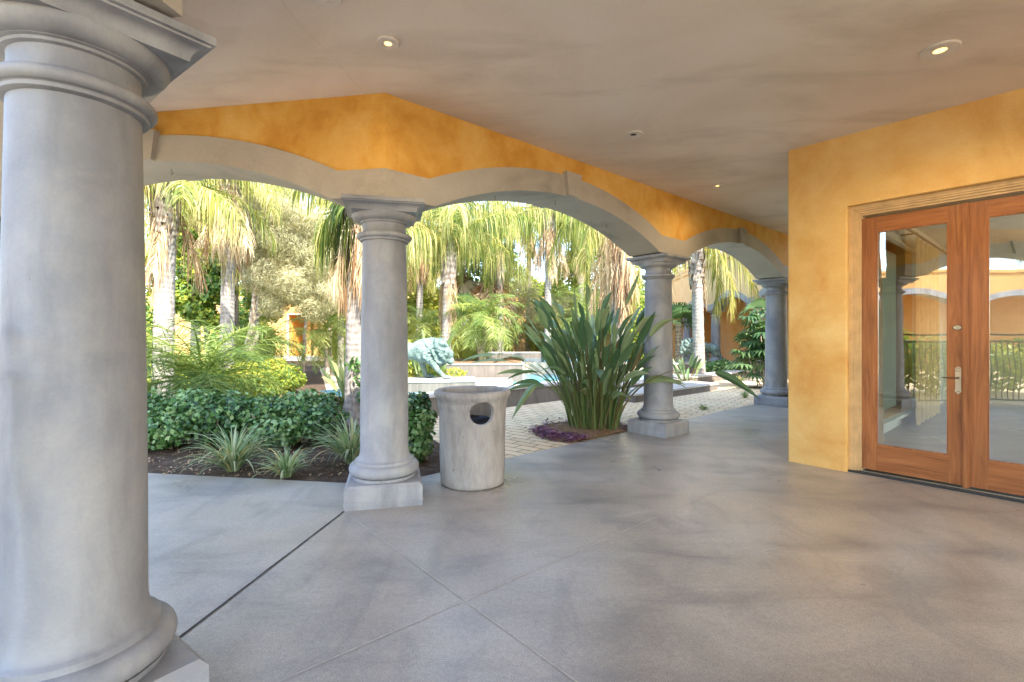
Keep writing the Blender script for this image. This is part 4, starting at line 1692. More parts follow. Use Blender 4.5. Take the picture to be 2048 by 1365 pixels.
# basins
pw0 = pA0 + B * 0.42
low_poly = [(pw0 - A * 0.3), (pw0 + A * 9.6), (pw0 + A * 9.6 + B * 3.0), (pw0 + A * 3 + B * 4.2), (pw0 - A * 0.3 + B * 3.2)]
sheet('pool_water', [p.to_tuple()[:2] for p in low_poly], 0.17, M['water'])
bm = bmesh.new()
prism(bm, [(-1.6, 15.2), (4.2, 15.0), (4.4, 17.45), (-2.0, 17.45)], -0.02, 0.55)
o = from_bm('raised_basin', bm, M['tile'])
tag(o, 'raised basin of the upper pool behind the planter', 'basin')
sheet('pool_water', [(-1.5, 15.25), (4.1, 15.08), (4.3, 17.42), (-1.9, 17.42)], 0.556, M['water'])

# ------------------------------------------------------------------ lions
def capsule_chain(bm, pts, rads, seg=14):
    pts = [Vector(p) for p in pts]
    for p, r in zip(pts, rads):
        bmesh.ops.create_icosphere(bm, subdivisions=2, radius=r, matrix=Matrix.Translation(p))
    tube(bm, pts, rads, seg)


def ell(bm, c, r, ry=0.0):
    mtx = Matrix.Translation(c) @ Matrix.Rotation(ry, 4, 'Y') @ Matrix.Diagonal((*r, 1))
    bmesh.ops.create_icosphere(bm, subdivisions=3, radius=1.0, matrix=mtx)


def lion_mesh():
    bm = bmesh.new()
    ell(bm, (-0.62, 0, 0.58), (0.27, 0.19, 0.22), 0.3)
    ell(bm, (-0.25, 0, 0.64), (0.48, 0.19, 0.20), -0.22)
    ell(bm, (0.10, 0, 0.66), (0.30, 0.22, 0.28))
    ell(bm, (0.24, 0, 0.82), (0.30, 0.18, 0.15), 0.1)
    ell(bm, (0.42, 0, 0.70), (0.25, 0.24, 0.27), 0.5)
    ell(bm, (0.52, 0, 0.56), (0.20, 0.22, 0.27))
    ell(bm, (0.66, 0, 0.52), (0.145, 0.13, 0.16), 0.6)
    ell(bm, (0.735, 0, 0.43), (0.10, 0.085, 0.09), 0.6)
    ell(bm, (0.72, 0, 0.375), (0.07, 0.06, 0.04), 0.4)
    for s in (1, -1):
        ell(bm, (0.60, s * 0.13, 0.69), (0.045, 0.03, 0.05))
    # legs: near side is -y
    capsule_chain(bm, [(0.22, -0.15, 0.62), (0.30, -0.16, 0.42), (0.47, -0.16, 0.22), (0.60, -0.16, 0.07)], [0.13, 0.085, 0.06, 0.05])
    ell(bm, (0.67, -0.16, 0.045), (0.115, 0.07, 0.05))
    capsule_chain(bm, [(0.14, 0.14, 0.60), (0.08, 0.15, 0.38), (0.12, 0.15, 0.20), (0.16, 0.15, 0.06)], [0.125, 0.085, 0.06, 0.05])
    ell(bm, (0.24, 0.15, 0.042), (0.11, 0.07, 0.047))
    capsule_chain(bm, [(-0.62, -0.13, 0.56), (-0.42, -0.16, 0.38), (-0.60, -0.15, 0.23), (-0.52, -0.15, 0.06)], [0.19, 0.12, 0.06, 0.05])
    ell(bm, (-0.42, -0.15, 0.043), (0.125, 0.07, 0.047))
    capsule_chain(bm, [(-0.66, 0.13, 0.56), (-0.66, 0.15, 0.36), (-0.90, 0.15, 0.24), (-0.86, 0.15, 0.06)], [0.18, 0.11, 0.06, 0.05])
    ell(bm, (-0.76, 0.15, 0.043), (0.12, 0.07, 0.047))
    capsule_chain(bm, [(-0.84, 0, 0.62), (-1.0, 0, 0.48), (-1.06, 0, 0.3), (-1.14, 0.02, 0.16)], [0.04, 0.032, 0.028, 0.045], 10)
    me = bpy.data.meshes.new('lion_raw')
    bm.to_mesh(me)
    bm.free()
    o = bpy.data.objects.new('lion_raw', me)
    COL.objects.link(o)
    m = o.modifiers.new('r', 'REMESH')
    m.mode = 'VOXEL'
    m.voxel_size = 0.013
    sm = o.modifiers.new('s', 'SMOOTH')
    sm.iterations = 5
    sm.factor = 0.5
    dg = bpy.context.evaluated_depsgraph_get()
    out = bpy.data.meshes.new_from_object(o.evaluated_get(dg))
    bpy.data.objects.remove(o)
    # carve the mane, ribs and muscles
    nv = len(out.vertices)
    cc = np.zeros(nv * 3)
    nn = np.zeros(nv * 3)
    out.vertices.foreach_get('co', cc)
    out.vertices.foreach_get('normal', nn)
    cc = cc.reshape(-1, 3)
    nn = nn.reshape(-1, 3)
    x, y, z = cc.T
    mane = 1 / (1 + np.exp(-(x - 0.16 - 0.15 * (z - 0.6)) * 22)) * 1 / (1 + np.exp(-(z - 0.36) * 25)) * (1 - 1 / (1 + np.exp(-((x - 0.66) * 0.7 - (z - 0.50) * 0.7 - 0.03) * 40)))
    disp = np.zeros(nv)
    for i in range(nv):
        p = Vector(cc[i])
        if mane[i] > 0.03:
            ang = math.atan2(p.y, p.z - 0.5)
            wv = mnoise.noise(p * 5) * 2.0
            st = math.sin((p.x * 0.9 + p.z * 0.25) * 38 + 3.0 * ang + wv * 2.2)
            st2 = mnoise.noise(Vector((p.x * 18, ang * 7, p.z * 6)))
            disp[i] += mane[i] * (0.030 * st + 0.034 * st2 + 0.018)
        rib = math.exp(-((p.x + 0.12) / 0.25) ** 2) * math.exp(-((p.z - 0.56) / 0.10) ** 2)
        disp[i] += 0.007 * rib * math.sin(p.x * 42 + p.z * 14)
        disp[i] += 0.008 * mnoise.noise(p * 7)
    cc += nn * disp[:, None]
    out.vertices.foreach_set('co', cc.ravel())
    out.update()
    out.shade_smooth()
    out.name = 'lion_statue'
    return out


lm = lion_mesh()
lion = obj('lion_statue', lm, M['verdigris'], None, G(836, 10.85, 0.42))
lion.rotation_euler = (0, 0, R(4))
lion.scale = (0.98, 0.98, 0.94)
tag(lion, 'verdigris lion statue with lowered maned head, nearest the corner column', 'statue', 'verdigris lion statues')
lion2 = lion.copy()
COL.objects.link(lion2)
lion2.location = G(1396, 18.1, 0.36)
lion2.rotation_euler = (0, 0, R(197))
lion2['label'] = 'verdigris lion statue partly hidden behind the ringed palm trunk beyond the right column'

# ------------------------------------------------------------------ far buildings
def far_wall(name, label, x0, x1, y, h, door=None):
    t = thing(name, label, 'building', (0, 0, 0))
    bm = bmesh.new()
    if door:
        d0, d1, dz = door
        box(bm, x0, d0, y, y + 0.35, -0.03, h)
        box(bm, d1, x1, y, y + 0.35, -0.03, h)
        box(bm, d0, d1, y, y + 0.35, dz, h)
    else:
        box(bm, x0, x1, y, y + 0.35, -0.03, h)
    from_bm('wall', bm, M['orange_far'], t)
    bm = bmesh.new()
    box(bm, x0 - 0.05, x1 + 0.05, y - 0.06, y + 0.42, h + 0.002, h + 0.14)
    box(bm, x0 - 0.02, x1 + 0.02, y - 0.03, y - 0.003, h - 0.12, h)
    from_bm('cornice', bm, M['orange_far'], t)
    if door:
        bm = bmesh.new()
        box(bm, d0, d1, y + 3.0, y + 3.1, -0.03, dz)
        box(bm, d0 - 0.1, d0 - 0.002, y + 0.36, y + 3.0, -0.03, dz)
        box(bm, d1 + 0.002, d1 + 0.1, y + 0.36, y + 3.0, -0.03, dz)
        box(bm, d0 - 0.1, d1 + 0.1, y + 0.36, y + 3.1, dz + 0.002, dz + 0.1)
        from_bm('porch', bm, M['orange'], t)
        bm = bmesh.new()
        for a in (d0 + 0.45, d0 + 0.95):
            box(bm, a, a + 0.3, y + 1.2, y + 1.35, -0.03, dz)
        from_bm('pier', bm, M['orange_far'], t)
        bm = bmesh.new()
        box(bm, d0 - 0.09, d0 + 0.0, y - 0.05, y - 0.003, -0.03, dz + 0.05)
        box(bm, d0, d1, y - 0.05, y - 0.003, dz - 0.02, dz + 0.05)
        from_bm('door_frame', bm, M['white_trim'], t)
    return t


far_wall('garden_building', 'orange building across the garden with a shaded doorway at the end of the path', -24, 12.5, 28, 3.5, (-13.0, -11.15, 2.62))
sp = thing('step', 'pale stone step in front of the far doorway', 'step', (-12.1, 27.2, 0))
bm = bmesh.new()
box(bm, -1.6, 1.3, -0.5, 0.7, -0.03, 0.09)
box(bm, -1.4, 1.1, -0.1, 0.7, 0.092, 0.2)
bevel(bm, 0.01, 2)
from_bm('treads', bm, M['coping'], sp)

# right wing: arches facing the garden
wing_d = Vector((-0.066, -0.998, 0)).normalized()
wing_n = Vector((-0.998, 0.066, 0)).normalized()
wp0 = Vector((9.62, 29.85, 0))
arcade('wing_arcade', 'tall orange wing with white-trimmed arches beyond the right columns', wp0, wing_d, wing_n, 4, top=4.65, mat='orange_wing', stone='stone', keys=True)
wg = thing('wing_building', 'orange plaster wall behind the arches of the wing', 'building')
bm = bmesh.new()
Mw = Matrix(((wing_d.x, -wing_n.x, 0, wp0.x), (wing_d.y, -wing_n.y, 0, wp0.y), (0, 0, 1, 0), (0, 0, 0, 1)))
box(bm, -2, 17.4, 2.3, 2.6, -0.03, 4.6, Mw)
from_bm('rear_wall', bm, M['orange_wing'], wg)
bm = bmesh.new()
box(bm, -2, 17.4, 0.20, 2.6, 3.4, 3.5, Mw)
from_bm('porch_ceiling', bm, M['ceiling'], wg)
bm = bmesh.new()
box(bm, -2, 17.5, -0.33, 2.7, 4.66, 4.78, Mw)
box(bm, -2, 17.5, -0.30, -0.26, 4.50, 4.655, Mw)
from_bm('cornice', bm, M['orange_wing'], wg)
labs = ['pale column of the far wing deepest in the garden', 'pale column of the far wing behind the far lion', 'pale column of the far wing beside the hanging yellow frond', 'pale column of the far wing hidden by the lady palm', 'pale column of the far wing nearest the house']
for k in range(5):
    c = copy_tree(col0)
    c.location = wp0 + wing_d * SPAN * k
    c.rotation_euler = (0, 0, R(-4))
    c['label'] = labs[k]
    c['group'] = 'columns of the far wing'

# courtyard wall behind the camera (seen mirrored in the door glass)
cw = Vector((-13.0, -14.0, 0)) - D1 * 16
arcade('courtyard_wall', 'sunlit orange wall with arches across the courtyard, mirrored in the door glass', cw, D1, ND1, 7, top=3.75, mat='orange_far', stone='stone', keys=False)
bm = bmesh.new()
for k in range(1):
    Mc = Matrix(((D1.x, -ND1.x, 0, cw.x), (D1.y, -ND1.y, 0, cw.y), (0, 0, 1, 0), (0, 0, 0, 1)))
    box(bm, -1, 31, 2.2, 2.5, -0.03, 3.6, Mc)
    for q in range(8):
        box(bm, q * SPAN - 0.3, q * SPAN + 0.3, -0.245, 0.245, -0.03, 2.534, Mc)
    box(bm, -1, 31, -0.3, 2.5, 3.752, 3.86, Mc)
o = from_bm('courtyard_building', bm, M['orange_far'])
tag(o, 'orange piers and back wall of the courtyard building', 'building')

# iron railing under the courtyard arcade
rl = thing('iron_railing', 'black wrought iron railing between the columns, mirrored in the door glass', 'railing', (-1.62, 1.55, 0))
def rail_pt(u, z):
    q = D1 * u
    return (q.x, q.y, z)
bm = bmesh.new()
for z in (0.12, 1.28, 1.42):
    tube(bm, [rail_pt(0.05, z), rail_pt(7.9, z)], 0.018, 8)
from_bm('rail', bm, M['iron'], rl)
bm = bmesh.new()
for k in range(66):
    u = 0.14 + k * 0.118
    pts = []
    for q in range(9):
        s = q / 8
        bl = 0.05 * math.sin(PI * min(1, max(0, (s - 0.15) / 0.6))) if 0.15 < s < 0.75 else 0
        q_ = D1 * u + ND1 * bl
        pts.append((q_.x, q_.y, 0.12 + 1.16 * s))
    tube(bm, pts, 0.009, 6)
from_bm('baluster', bm, M['iron'], rl)

# ------------------------------------------------------------------ planting: hedge, grass, beds
HG = 'dark glossy shrubs along the arcade'
def H(px, Z):
    return G(px, Z, -0.006)


shrub('hedge_shrub', H(385, 6.2), 'dark glossy shrub at the left, its top under the feathery palm', 'shrub',
      [(-0.55, 0, 0.36, 0.45, 0.40, 0.34), (0, 0.05, 0.39, 0.50, 0.42, 0.33), (0.45, -0.1, 0.33, 0.42, 0.40, 0.30), (-0.2, -0.34, 0.24, 0.45, 0.30, 0.23), (0.2, 0.3, 0.42, 0.4, 0.3, 0.26), (-1.0, 0.1, 0.34, 0.45, 0.4, 0.32)], 7600, 0.058, M['hedge'], 11, aspect=0.85, group=HG, stems=14, shell=0.35)
shrub('hedge_shrub', H(578, 6.3), 'dark glossy shrub in the middle, between two tufts of strap-leaved grass', 'shrub',
      [(-0.35, 0, 0.34, 0.42, 0.40, 0.29), (0.1, 0.05, 0.37, 0.45, 0.40, 0.31), (0.42, -0.05, 0.30, 0.36, 0.34, 0.25), (0, -0.3, 0.22, 0.42, 0.28, 0.20), (0.25, 0.2, 0.40, 0.3, 0.3, 0.27)], 5800, 0.058, M['hedge'], 12, aspect=0.85, group=HG, stems=12, shell=0.35)
shrub('hedge_shrub', H(838, 5.35), 'dark glossy shrub squeezed between the corner column and the litter bin', 'shrub',
      [(-0.05, 0, 0.22, 0.21, 0.24, 0.22), (-0.02, 0.05, 0.44, 0.20, 0.24, 0.22), (-0.06, 0.08, 0.60, 0.19, 0.22, 0.17), (-0.3, 0.2, 0.4, 0.25, 0.25, 0.35)], 4200, 0.058, M['hedge'], 13, aspect=0.78, group=HG, stems=6)

GG = 'strap-leaved grass tufts in the bed'
grass_clump(fl(455, 946) + Vector((0, 0.1, -0.006)), 'strap-leaved grass tuft at the left, the one with long trailing dry blades', 21, 230, 0.62, GG)
grass_clump(fl(568, 956) + Vector((0, 0.06, -0.006)), 'smallest strap-leaved grass tuft, between the two bigger ones', 22, 150, 0.40, GG, 0.012)
grass_clump(fl(688, 938) + Vector((0, 0.25, -0.006)), 'strap-leaved grass tuft arching beside the corner column', 23, 230, 0.70, GG)

# leaf litter and pebbles in the bed
rng = np.random.default_rng(5)
S = Strips()
n = 500
pp = np.stack([rng.uniform(-4.2, -1.2, n), rng.uniform(4.75, 6.0, n), np.full(n, 0.004)], -1)
aa = rng.uniform(0, 6.28, n)
ax = np.stack([np.cos(aa), np.sin(aa), rng.normal(0, .25, n)], -1)
ln = rng.uniform(0.015, 0.05, n)
pts = pp[:, None] + ax[:, None] * (ln[:, None] * np.linspace(0, 1, 3))[..., None] + np.array([0, 0, 1.0]) * (ln[:, None] * np.array([0, .3, .1]))[..., None]
S.add(pts, ln[:, None] * np.array([[.2, .5, .1]]), unit(np.cross(ax, [0, 0, 1.0])), rng.uniform(0, .8, n))
o = S.build('leaf_litter', M['straw'])
o['kind'] = 'stuff'

rng = np.random.default_rng(17)
S = Strips()
n = 50
uu, oo = rng.uniform(0.3, 8, n), np.abs(rng.normal(0, 0.8, n)) - 1.2
pp = np.array([(EA + A * float(u_) + NA * float(o_))[:] for u_, o_ in zip(uu, oo)])
pp[:, 2] = np.where(oo > 0, 0.004, -0.008)
aa = rng.uniform(0, 6.28, n)
ax = np.stack([np.cos(aa), np.sin(aa), rng.normal(0, .1, n)], -1)
ln = rng.uniform(0.012, 0.032, n)
pts = pp[:, None] + ax[:, None] * (ln[:, None] * np.linspace(0, 1, 3))[..., None] + np.array([0, 0, 1.0]) * (ln[:, None] * np.array([0, .25, .05]))[..., None]
S.add(pts, ln[:, None] * np.array([[.15, .4, .1]]), unit(np.cross(ax, [0, 0, 1.0])), rng.uniform(0, .5, n))
o = S.build('leaf_litter', M['straw'])
o['kind'] = 'stuff'

# strap-leaved clumps (bird of paradise)
BG = 'bird of paradise clumps'
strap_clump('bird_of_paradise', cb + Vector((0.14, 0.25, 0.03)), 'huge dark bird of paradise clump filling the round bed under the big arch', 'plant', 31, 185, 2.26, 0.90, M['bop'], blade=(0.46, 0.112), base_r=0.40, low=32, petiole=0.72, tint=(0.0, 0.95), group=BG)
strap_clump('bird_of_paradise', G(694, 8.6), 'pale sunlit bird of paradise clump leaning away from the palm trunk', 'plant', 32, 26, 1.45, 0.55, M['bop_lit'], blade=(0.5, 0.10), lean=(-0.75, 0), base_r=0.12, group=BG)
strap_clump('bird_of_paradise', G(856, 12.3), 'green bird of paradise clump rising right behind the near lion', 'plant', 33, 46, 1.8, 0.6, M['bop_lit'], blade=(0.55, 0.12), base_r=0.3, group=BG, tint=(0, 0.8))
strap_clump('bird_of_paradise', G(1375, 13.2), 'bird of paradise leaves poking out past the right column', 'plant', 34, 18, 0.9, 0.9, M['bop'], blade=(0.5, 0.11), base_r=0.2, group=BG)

# purple ground cover round the bed
rng = np.random.default_rng(8)
S = Strips()
n = 1500
a = rng.uniform(0, 2 * PI, n)
a = np.where(rng.uniform(0, 1, n) < 0.75, rng.uniform(PI * 0.95, PI * 1.85, n), a)
rr = 0.66 + rng.normal(0, 0.09, n)
pp = np.stack([cb.x + rr * np.cos(a), cb.y + rr * np.sin(a), rng.uniform(0.01, 0.07, n)], -1)
ok = ((pp - np.array(EA)) @ np.array(-NA)) > 0.02
pp = pp[ok]
n = len(pp)
aa = rng.uniform(0, 6.28, n)
ax = unit(np.stack([np.cos(aa), np.sin(aa), rng.uniform(-.1, .8, n)], -1))
ln = rng.uniform(0.05, 0.11, n)
pts = pp[:, None] + ax[:, None] * (ln[:, None] * np.linspace(0, 1, 4))[..., None] - np.array([0, 0, 1.0]) * (ln[:, None] * np.array([0, .05, .2, .5]))[..., None]
pts[..., 2] = np.maximum(pts[..., 2], 0.008)
S.add(pts, ln[:, None] * np.array([[.12, .3, .22, .03]]), unit(np.cross(ax, [0, 0, 1.0]) + rng.normal(0, .3, (n, 3))), rng.uniform(0, 1, n))
o = S.build('ground_cover', M['purple'])
o['kind'] = 'stuff'

# ------------------------------------------------------------------ palms and trees
queen_palm(325, 9.2, 'ringed palm trunk rising at the left edge of the hedge arch', 4.3, 0.165, 41, nf=13, L=2.3, dead=3, boots=1.0, droop=0.9, e=(5, 80), green=(0.5, 0.95), extra=((200, 20, 2.2, .7), (-10, 0, 1.9, .8), (230, -20, 1.9, .75)))
queen_palm(453, 11.0, 'pale ringed palm trunk behind the dark broadleaf tree, its head hung with straw fronds', 5.3, 0.14, 42, nf=14, L=2.6, dead=6, boots=1.6, droop=1.3, dead_len=0.85, e=(0, 70), green=(0.5, 1.0), extra=((190, -70, 2.6, .95),))
queen_palm(715, 7.7, 'grey ringed palm trunk hidden partly by the corner column, with a brown skirt', 3.7, 0.175, 43, nf=7, L=1.15, dead=14, boots=0.9, droop=0.9, e=(-25, 60), green=(0.1, 0.7), dead_len=1.3, ll=0.45, extra=((185, -48, 1.0, .3), (200, -30, 1.1, .5), (215, -60, 1.1, .35)))
queen_palm(466, 14.5, 'palm whose straw-coloured fronds hang under the top of the hedge arch', 5.6, 0.15, 44, nf=22, L=2.9, dead=18, boots=0.8, droop=1.5, e=(-45, 50), green=(0.7, 1.0), dead_len=0.9, dead_e=(-85, -20))
queen_palm(682, 19.0, 'thin palm trunk to the right of the far doorway', 7.2, 0.12, 45, nf=16, L=2.8, dead=10, boots=0.8, droop=1.3, green=(0.5, 1.0), dead_e=(-85, -30))
queen_palm(390, 16.0, 'palm behind the dark broadleaf tree with hanging fronds', 6.3, 0.14, 46, nf=20, L=3.0, dead=18, boots=0.8, droop=1.5, e=(-50, 50), green=(0.6, 1.0), dead_e=(-85, -20))
queen_palm(510, 17.5, 'palm far behind the wispy trees, only its straw fronds showing', 6.6, 0.13, 146, nf=20, L=3.2, dead=20, boots=0.8, droop=1.5, e=(-50, 50), green=(0.65, 1.0), dead_e=(-85, -10))
queen_palm(893, 13.4, 'slim palm rising beside the near lion, with a shaggy brown head of leaf bases', 3.2, 0.125, 47, nf=17, L=2.9, dead=2, boots=1.1, droop=1.4, base_z=0.6, e=(28, 86), green=(0.25, 0.95), ll=0.68)
queen_palm(1398, 15.0, 'ringed palm trunk right of the third column with one yellow frond hanging', 4.7, 0.165, 48, nf=10, L=2.6, dead=3, boots=1.9, droop=1.4, e=(25, 80), green=(0.45, 0.9), extra=((-12, -30, 3.1, .72), (5, -52, 2.7, .62), (-35, -45, 2.9, .8)))
queen_palm(1238, 12.6, 'palm cloaked in a tall brown skirt of dead fronds behind the big clump', 4.9, 0.17, 49, nf=12, L=2.7, dead=24, boots=0.8, droop=1.3, e=(-20, 70), green=(0.45, 0.95), dead_len=1.05, dead_e=(-89, -70), extra=((10, -62, 2.9, .85), (170, -50, 2.6, .7)))
queen_palm(1095, 17.5, 'palm in the middle distance with a brown frond hanging before the sky', 5.9, 0.12, 50, nf=15, L=2.8, dead=5, boots=0.8, droop=1.4, e=(-20, 75), green=(0.3, 0.9))
queen_palm(1160, 19.5, 'palm in the middle distance with bright yellow-green drooping fronds', 6.0, 0.12, 51, nf=18, L=2.8, dead=4, boots=0.8, droop=1.5, e=(-40, 70), green=(0.5, 1.0))
queen_palm(1215, 21, 'pale straight palm trunk just left of the brown-skirted palm', 7.0, 0.13, 52, nf=14, L=2.7, dead=5, boots=0.8, droop=1.4, e=(-50, 60), green=(0.5, 1.0))
queen_palm(838, 18.5, 'palm with yellow fronds hanging just right of the corner column', 5.8, 0.12, 53, nf=20, L=2.9, dead=8, boots=0.8, droop=1.5, e=(-50, 60), green=(0.45, 1.0))
queen_palm(1000, 19, 'palm farther back whose yellow crown hangs over the pool', 6.1, 0.13, 54, nf=22, L=3.0, dead=3, boots=0.8, droop=1.6, e=(-55, 60), green=(0.45, 1.0))
queen_palm(1056, 24, 'thin twin-looking palm trunk before the orange wall', 7.2, 0.12, 55, nf=12, L=2.6, dead=6, boots=0.8, droop=1.3, green=(0.3, 0.9))
queen_palm(760, 22, 'palm hidden mostly by the corner column', 6.8, 0.13, 56, nf=16, L=2.8, dead=8, boots=0.8, droop=1.4, green=(0.5, 1.0))
queen_palm(905, 23, 'palm behind the slim palm, its crown filling the gap under the arch', 7.0, 0.13, 57, nf=20, L=3.0, dead=8, boots=0.8, droop=1.5, e=(-55, 60), green=(0.4, 1.0))

fan_palm(985, 19.5, 'fan palm with a pale drooping skirt of dead leaves', 4.2, 0.16, 61, n=12, dead=22, size=1.0)
fan_palm(925, 21, 'fan palm with round blue-green leaves behind the slim palm', 4.8, 0.15, 62, n=16, dead=8, size=0.9, tint=(0, 0.4))
fan_palm(930, 17.8, 'short fan palm with stiff green leaves by the pool', 2.1, 0.14, 63, n=14, dead=4, size=0.75, tint=(0.2, 0.7))
fan_palm(1150, 23, 'tall fan palm with dark round leaves against the sky', 6.2, 0.15, 64, n=16, dead=8, size=0.9, tint=(0, 0.4))
fan_palm(1355, 20.5, 'dark fan palm in front of the far wing, left of the ringed trunk', 1.9, 0.13, 65, n=16, dead=0, size=0.8, tint=(0, 0.4))

date_palm(G(412, 7.9, -0.006), 'big feathery date palm spreading over the hedge at the left', 0.62, 71, nf=40, L=1.75, tint=(0.1, 0.7), r=0.12, e=(-5, 82))
date_palm(G(536, 13.5), 'sunlit pygmy date palm left of the far doorway', 1.15, 72, nf=30, L=1.25, tint=(0.4, 0.95))
date_palm(G(655, 16.5), 'pygmy date palm right of the far doorway', 1.5, 73, nf=30, L=1.4, tint=(0.4, 0.95))
date_palm(G(964, 13.6, 0.66), 'twin-trunked pygmy date palm in the raised planter', 1.2, 74, nf=28, L=1.25, tint=(0.25, 0.85), trunks=2, r=0.09)
date_palm(G(845, 15.5), 'pygmy date palm behind the near lion and strap leaves', 1.6, 75, nf=28, L=1.3, tint=(0.4, 0.95))
date_palm(G(1105, 21), 'feathery palm behind the pool, left of the brown-skirted palm', 2.5, 76, nf=34, L=2.0, tint=(0.4, 1.0))
date_palm(G(1180, 18), 'feathery palm rising over the big strap-leaved clump', 2.3, 77, nf=34, L=1.9, tint=(0.3, 0.9))
date_palm(G(465, 12.0), 'small pygmy date palm beneath the pale ringed trunk', 0.7, 78, nf=26, L=1.1, tint=(0.4, 0.95))

def leafy_tree(name, loc, label, seed, clumps, limbs, mat, n, size, aspect, tint, rt=0.08, shell=0.2, up=0.3, K=3, group=None):
    rng = np.random.default_rng(seed)
    t = thing(name, label, 'tree', loc, 0, group)
    bm = bmesh.new()
    for path, r0, r1 in limbs:
        pts = [Vector(p) for p in path]
        q = []
        for a_, b_ in zip(pts, pts[1:]):
            for k in range(4):
                q.append(a_.lerp(b_, k / 4) + Vector((rng.normal(0, .018), rng.normal(0, .018), 0)))
        q.append(pts[-1])
        tube(bm, q, [r0 + (r1 - r0) * k / (len(q) - 1) for k in range(len(q))], 9)
    for c in clumps:
        src = min((Vector(p[-1]) for p, _, _ in limbs), key=lambda v: (v - Vector(c[:3])).length)
        for k in range(3):
            e_ = Vector(c[:3]) + Vector(rng.normal(0, 0.45, 3)) * c[3]
            tube(bm, [src, src.lerp(e_, .5) + Vector(rng.normal(0, .06, 3)), e_], [0.018, 0.012, 0.004], 6)
    from_bm('trunk', bm, M['bark'], t)
    S = leaf_cloud(rng, [c[:3] for c in clumps], [c[3:] for c in clumps], n, size, aspect, tint, shell, K=K, up=up)
    S.build('crown', mat, t)
    return t


leafy_tree('broadleaf_tree', G(395, 13.0), 'dark green broadleaf tree between the two left palm trunks', 81,
           [(-.55, 0, 3.9, .5, .5, .55), (0, .1, 3.2, .6, .5, .55), (.5, 0, 2.7, .5, .5, .5), (-.35, 0, 2.45, .55, .5, .45), (.1, -.1, 2.05, .45, .4, .38), (.75, 0, 3.3, .4, .4, .4), (.45, .1, 1.75, .3, .3, .2)],
           [([(0, 0.3, 0), (.05, .3, 1.2), (0, .2, 2.4)], .08, .05), ([(.05, .3, 1.2), (.4, .1, 2.2)], .05, .03), ([(0, .2, 2.4), (-.4, 0, 3.4)], .04, .02)], M['broad'], 9500, 0.115, 0.85, (0.0, 0.95))
leafy_tree('broadleaf_tree', G(640, 18.0), 'yellow-green broadleaf tree hanging over the far doorway', 82,
           [(-1.6, 0, 3.2, .7, .6, .5), (-.8, 0, 3.0, .7, .6, .5), (0, 0, 3.3, .8, .6, .7), (.7, 0, 2.9, .6, .6, .6), (.2, 0, 2.4, .5, .5, .4), (-2.3, 0, 2.9, .6, .5, .6), (-1.9, 0, 2.3, .5, .5, .4), (.9, 0, 3.9, .6, .6, .6), (-.4, 0, 4.1, .8, .6, .6)],
           [([(.3, .2, 0), (.3, .2, 1.6), (.2, .1, 3.0)], .1, .05), ([(.3, .2, 1.6), (-.6, 0, 2.9), (-1.6, 0, 3.2)], .05, .02)], M['broad'], 9000, 0.17, 0.75, (0.35, 1.0))
leafy_tree('wispy_tree', G(490, 12.2), 'wispy olive tree with a forked pale trunk in the middle of the hedge arch', 83,
           [(.0, 0, 3.6, .6, .6, .6), (.7, .1, 3.9, .7, .6, .6), (1.4, 0, 3.5, .7, .6, .6), (.5, 0, 2.9, .6, .5, .5), (1.3, -.1, 2.7, .7, .6, .5), (2.0, 0, 3.1, .6, .6, .6), (1.0, 0, 4.5, .8, .6, .5), (.2, .1, 4.4, .6, .6, .5), (1.9, .1, 4.1, .6, .6, .5), (2.3, 0, 2.5, .55, .5, .5), (1.7, .1, 2.1, .5, .5, .4), (.75, 0, 2.2, .4, .4, .4)],
           [([(-.12, 0, 0), (-.02, 0, .9), (.16, 0, 1.6), (.25, 0, 2.6), (.2, 0, 3.3)], .085, .04), ([(.03, -.1, 0), (.18, 0, 1.0), (.28, .05, 1.45), (.16, 0, 1.7)], .06, .05), ([(.25, 0, 2.3), (.8, 0, 2.6), (1.7, 0, 3.3)], .04, .015)],
           M['wisp'], 70000, 0.13, 0.085, (0.15, 1.0), up=-.2)
leafy_tree('wispy_tree', G(600, 14.8), 'wispy olive tree right of the forked trunk, veiling the hanging fronds', 84,
           [(-.4, 0, 3.0, .8, .6, .6), (.5, .1, 3.4, .8, .6, .6), (1.1, 0, 2.9, .7, .6, .5), (0, 0, 4.2, .9, .6, .7), (.9, 0, 4.4, .8, .6, .6), (-.9, 0, 3.9, .7, .6, .6)],
           [([(.1, 0, 0), (.15, 0, 1.4), (.3, 0, 3.0)], .07, .03)], M['wisp'], 36000, 0.14, 0.08, (0.25, 1.0), up=-.2)
leafy_tree('wispy_tree', G(1120, 20.5), 'wispy grey-green shrubby tree before the far orange wall', 86,
           [(-.6, 0, 2.2, .9, .6, .7), (.4, .1, 2.6, .9, .6, .7), (1.2, 0, 2.2, .8, .6, .6), (.2, 0, 1.6, 1.0, .6, .5)],
           [([(.1, 0, 0), (.1, 0, 1.4), (.3, 0, 2.4)], .06, .03)], M['wisp'], 26000, 0.16, 0.08, (0.2, 1.0), up=-.2)
branchy_tree('dry_tree', G(1362, 27), 'bare brownish tree behind the top of the far wing', 85, 7.6, 0.12, 4, 0, M['straw'], 16000, 0.2, 0.12, (0.1, 0.9), 1.0)

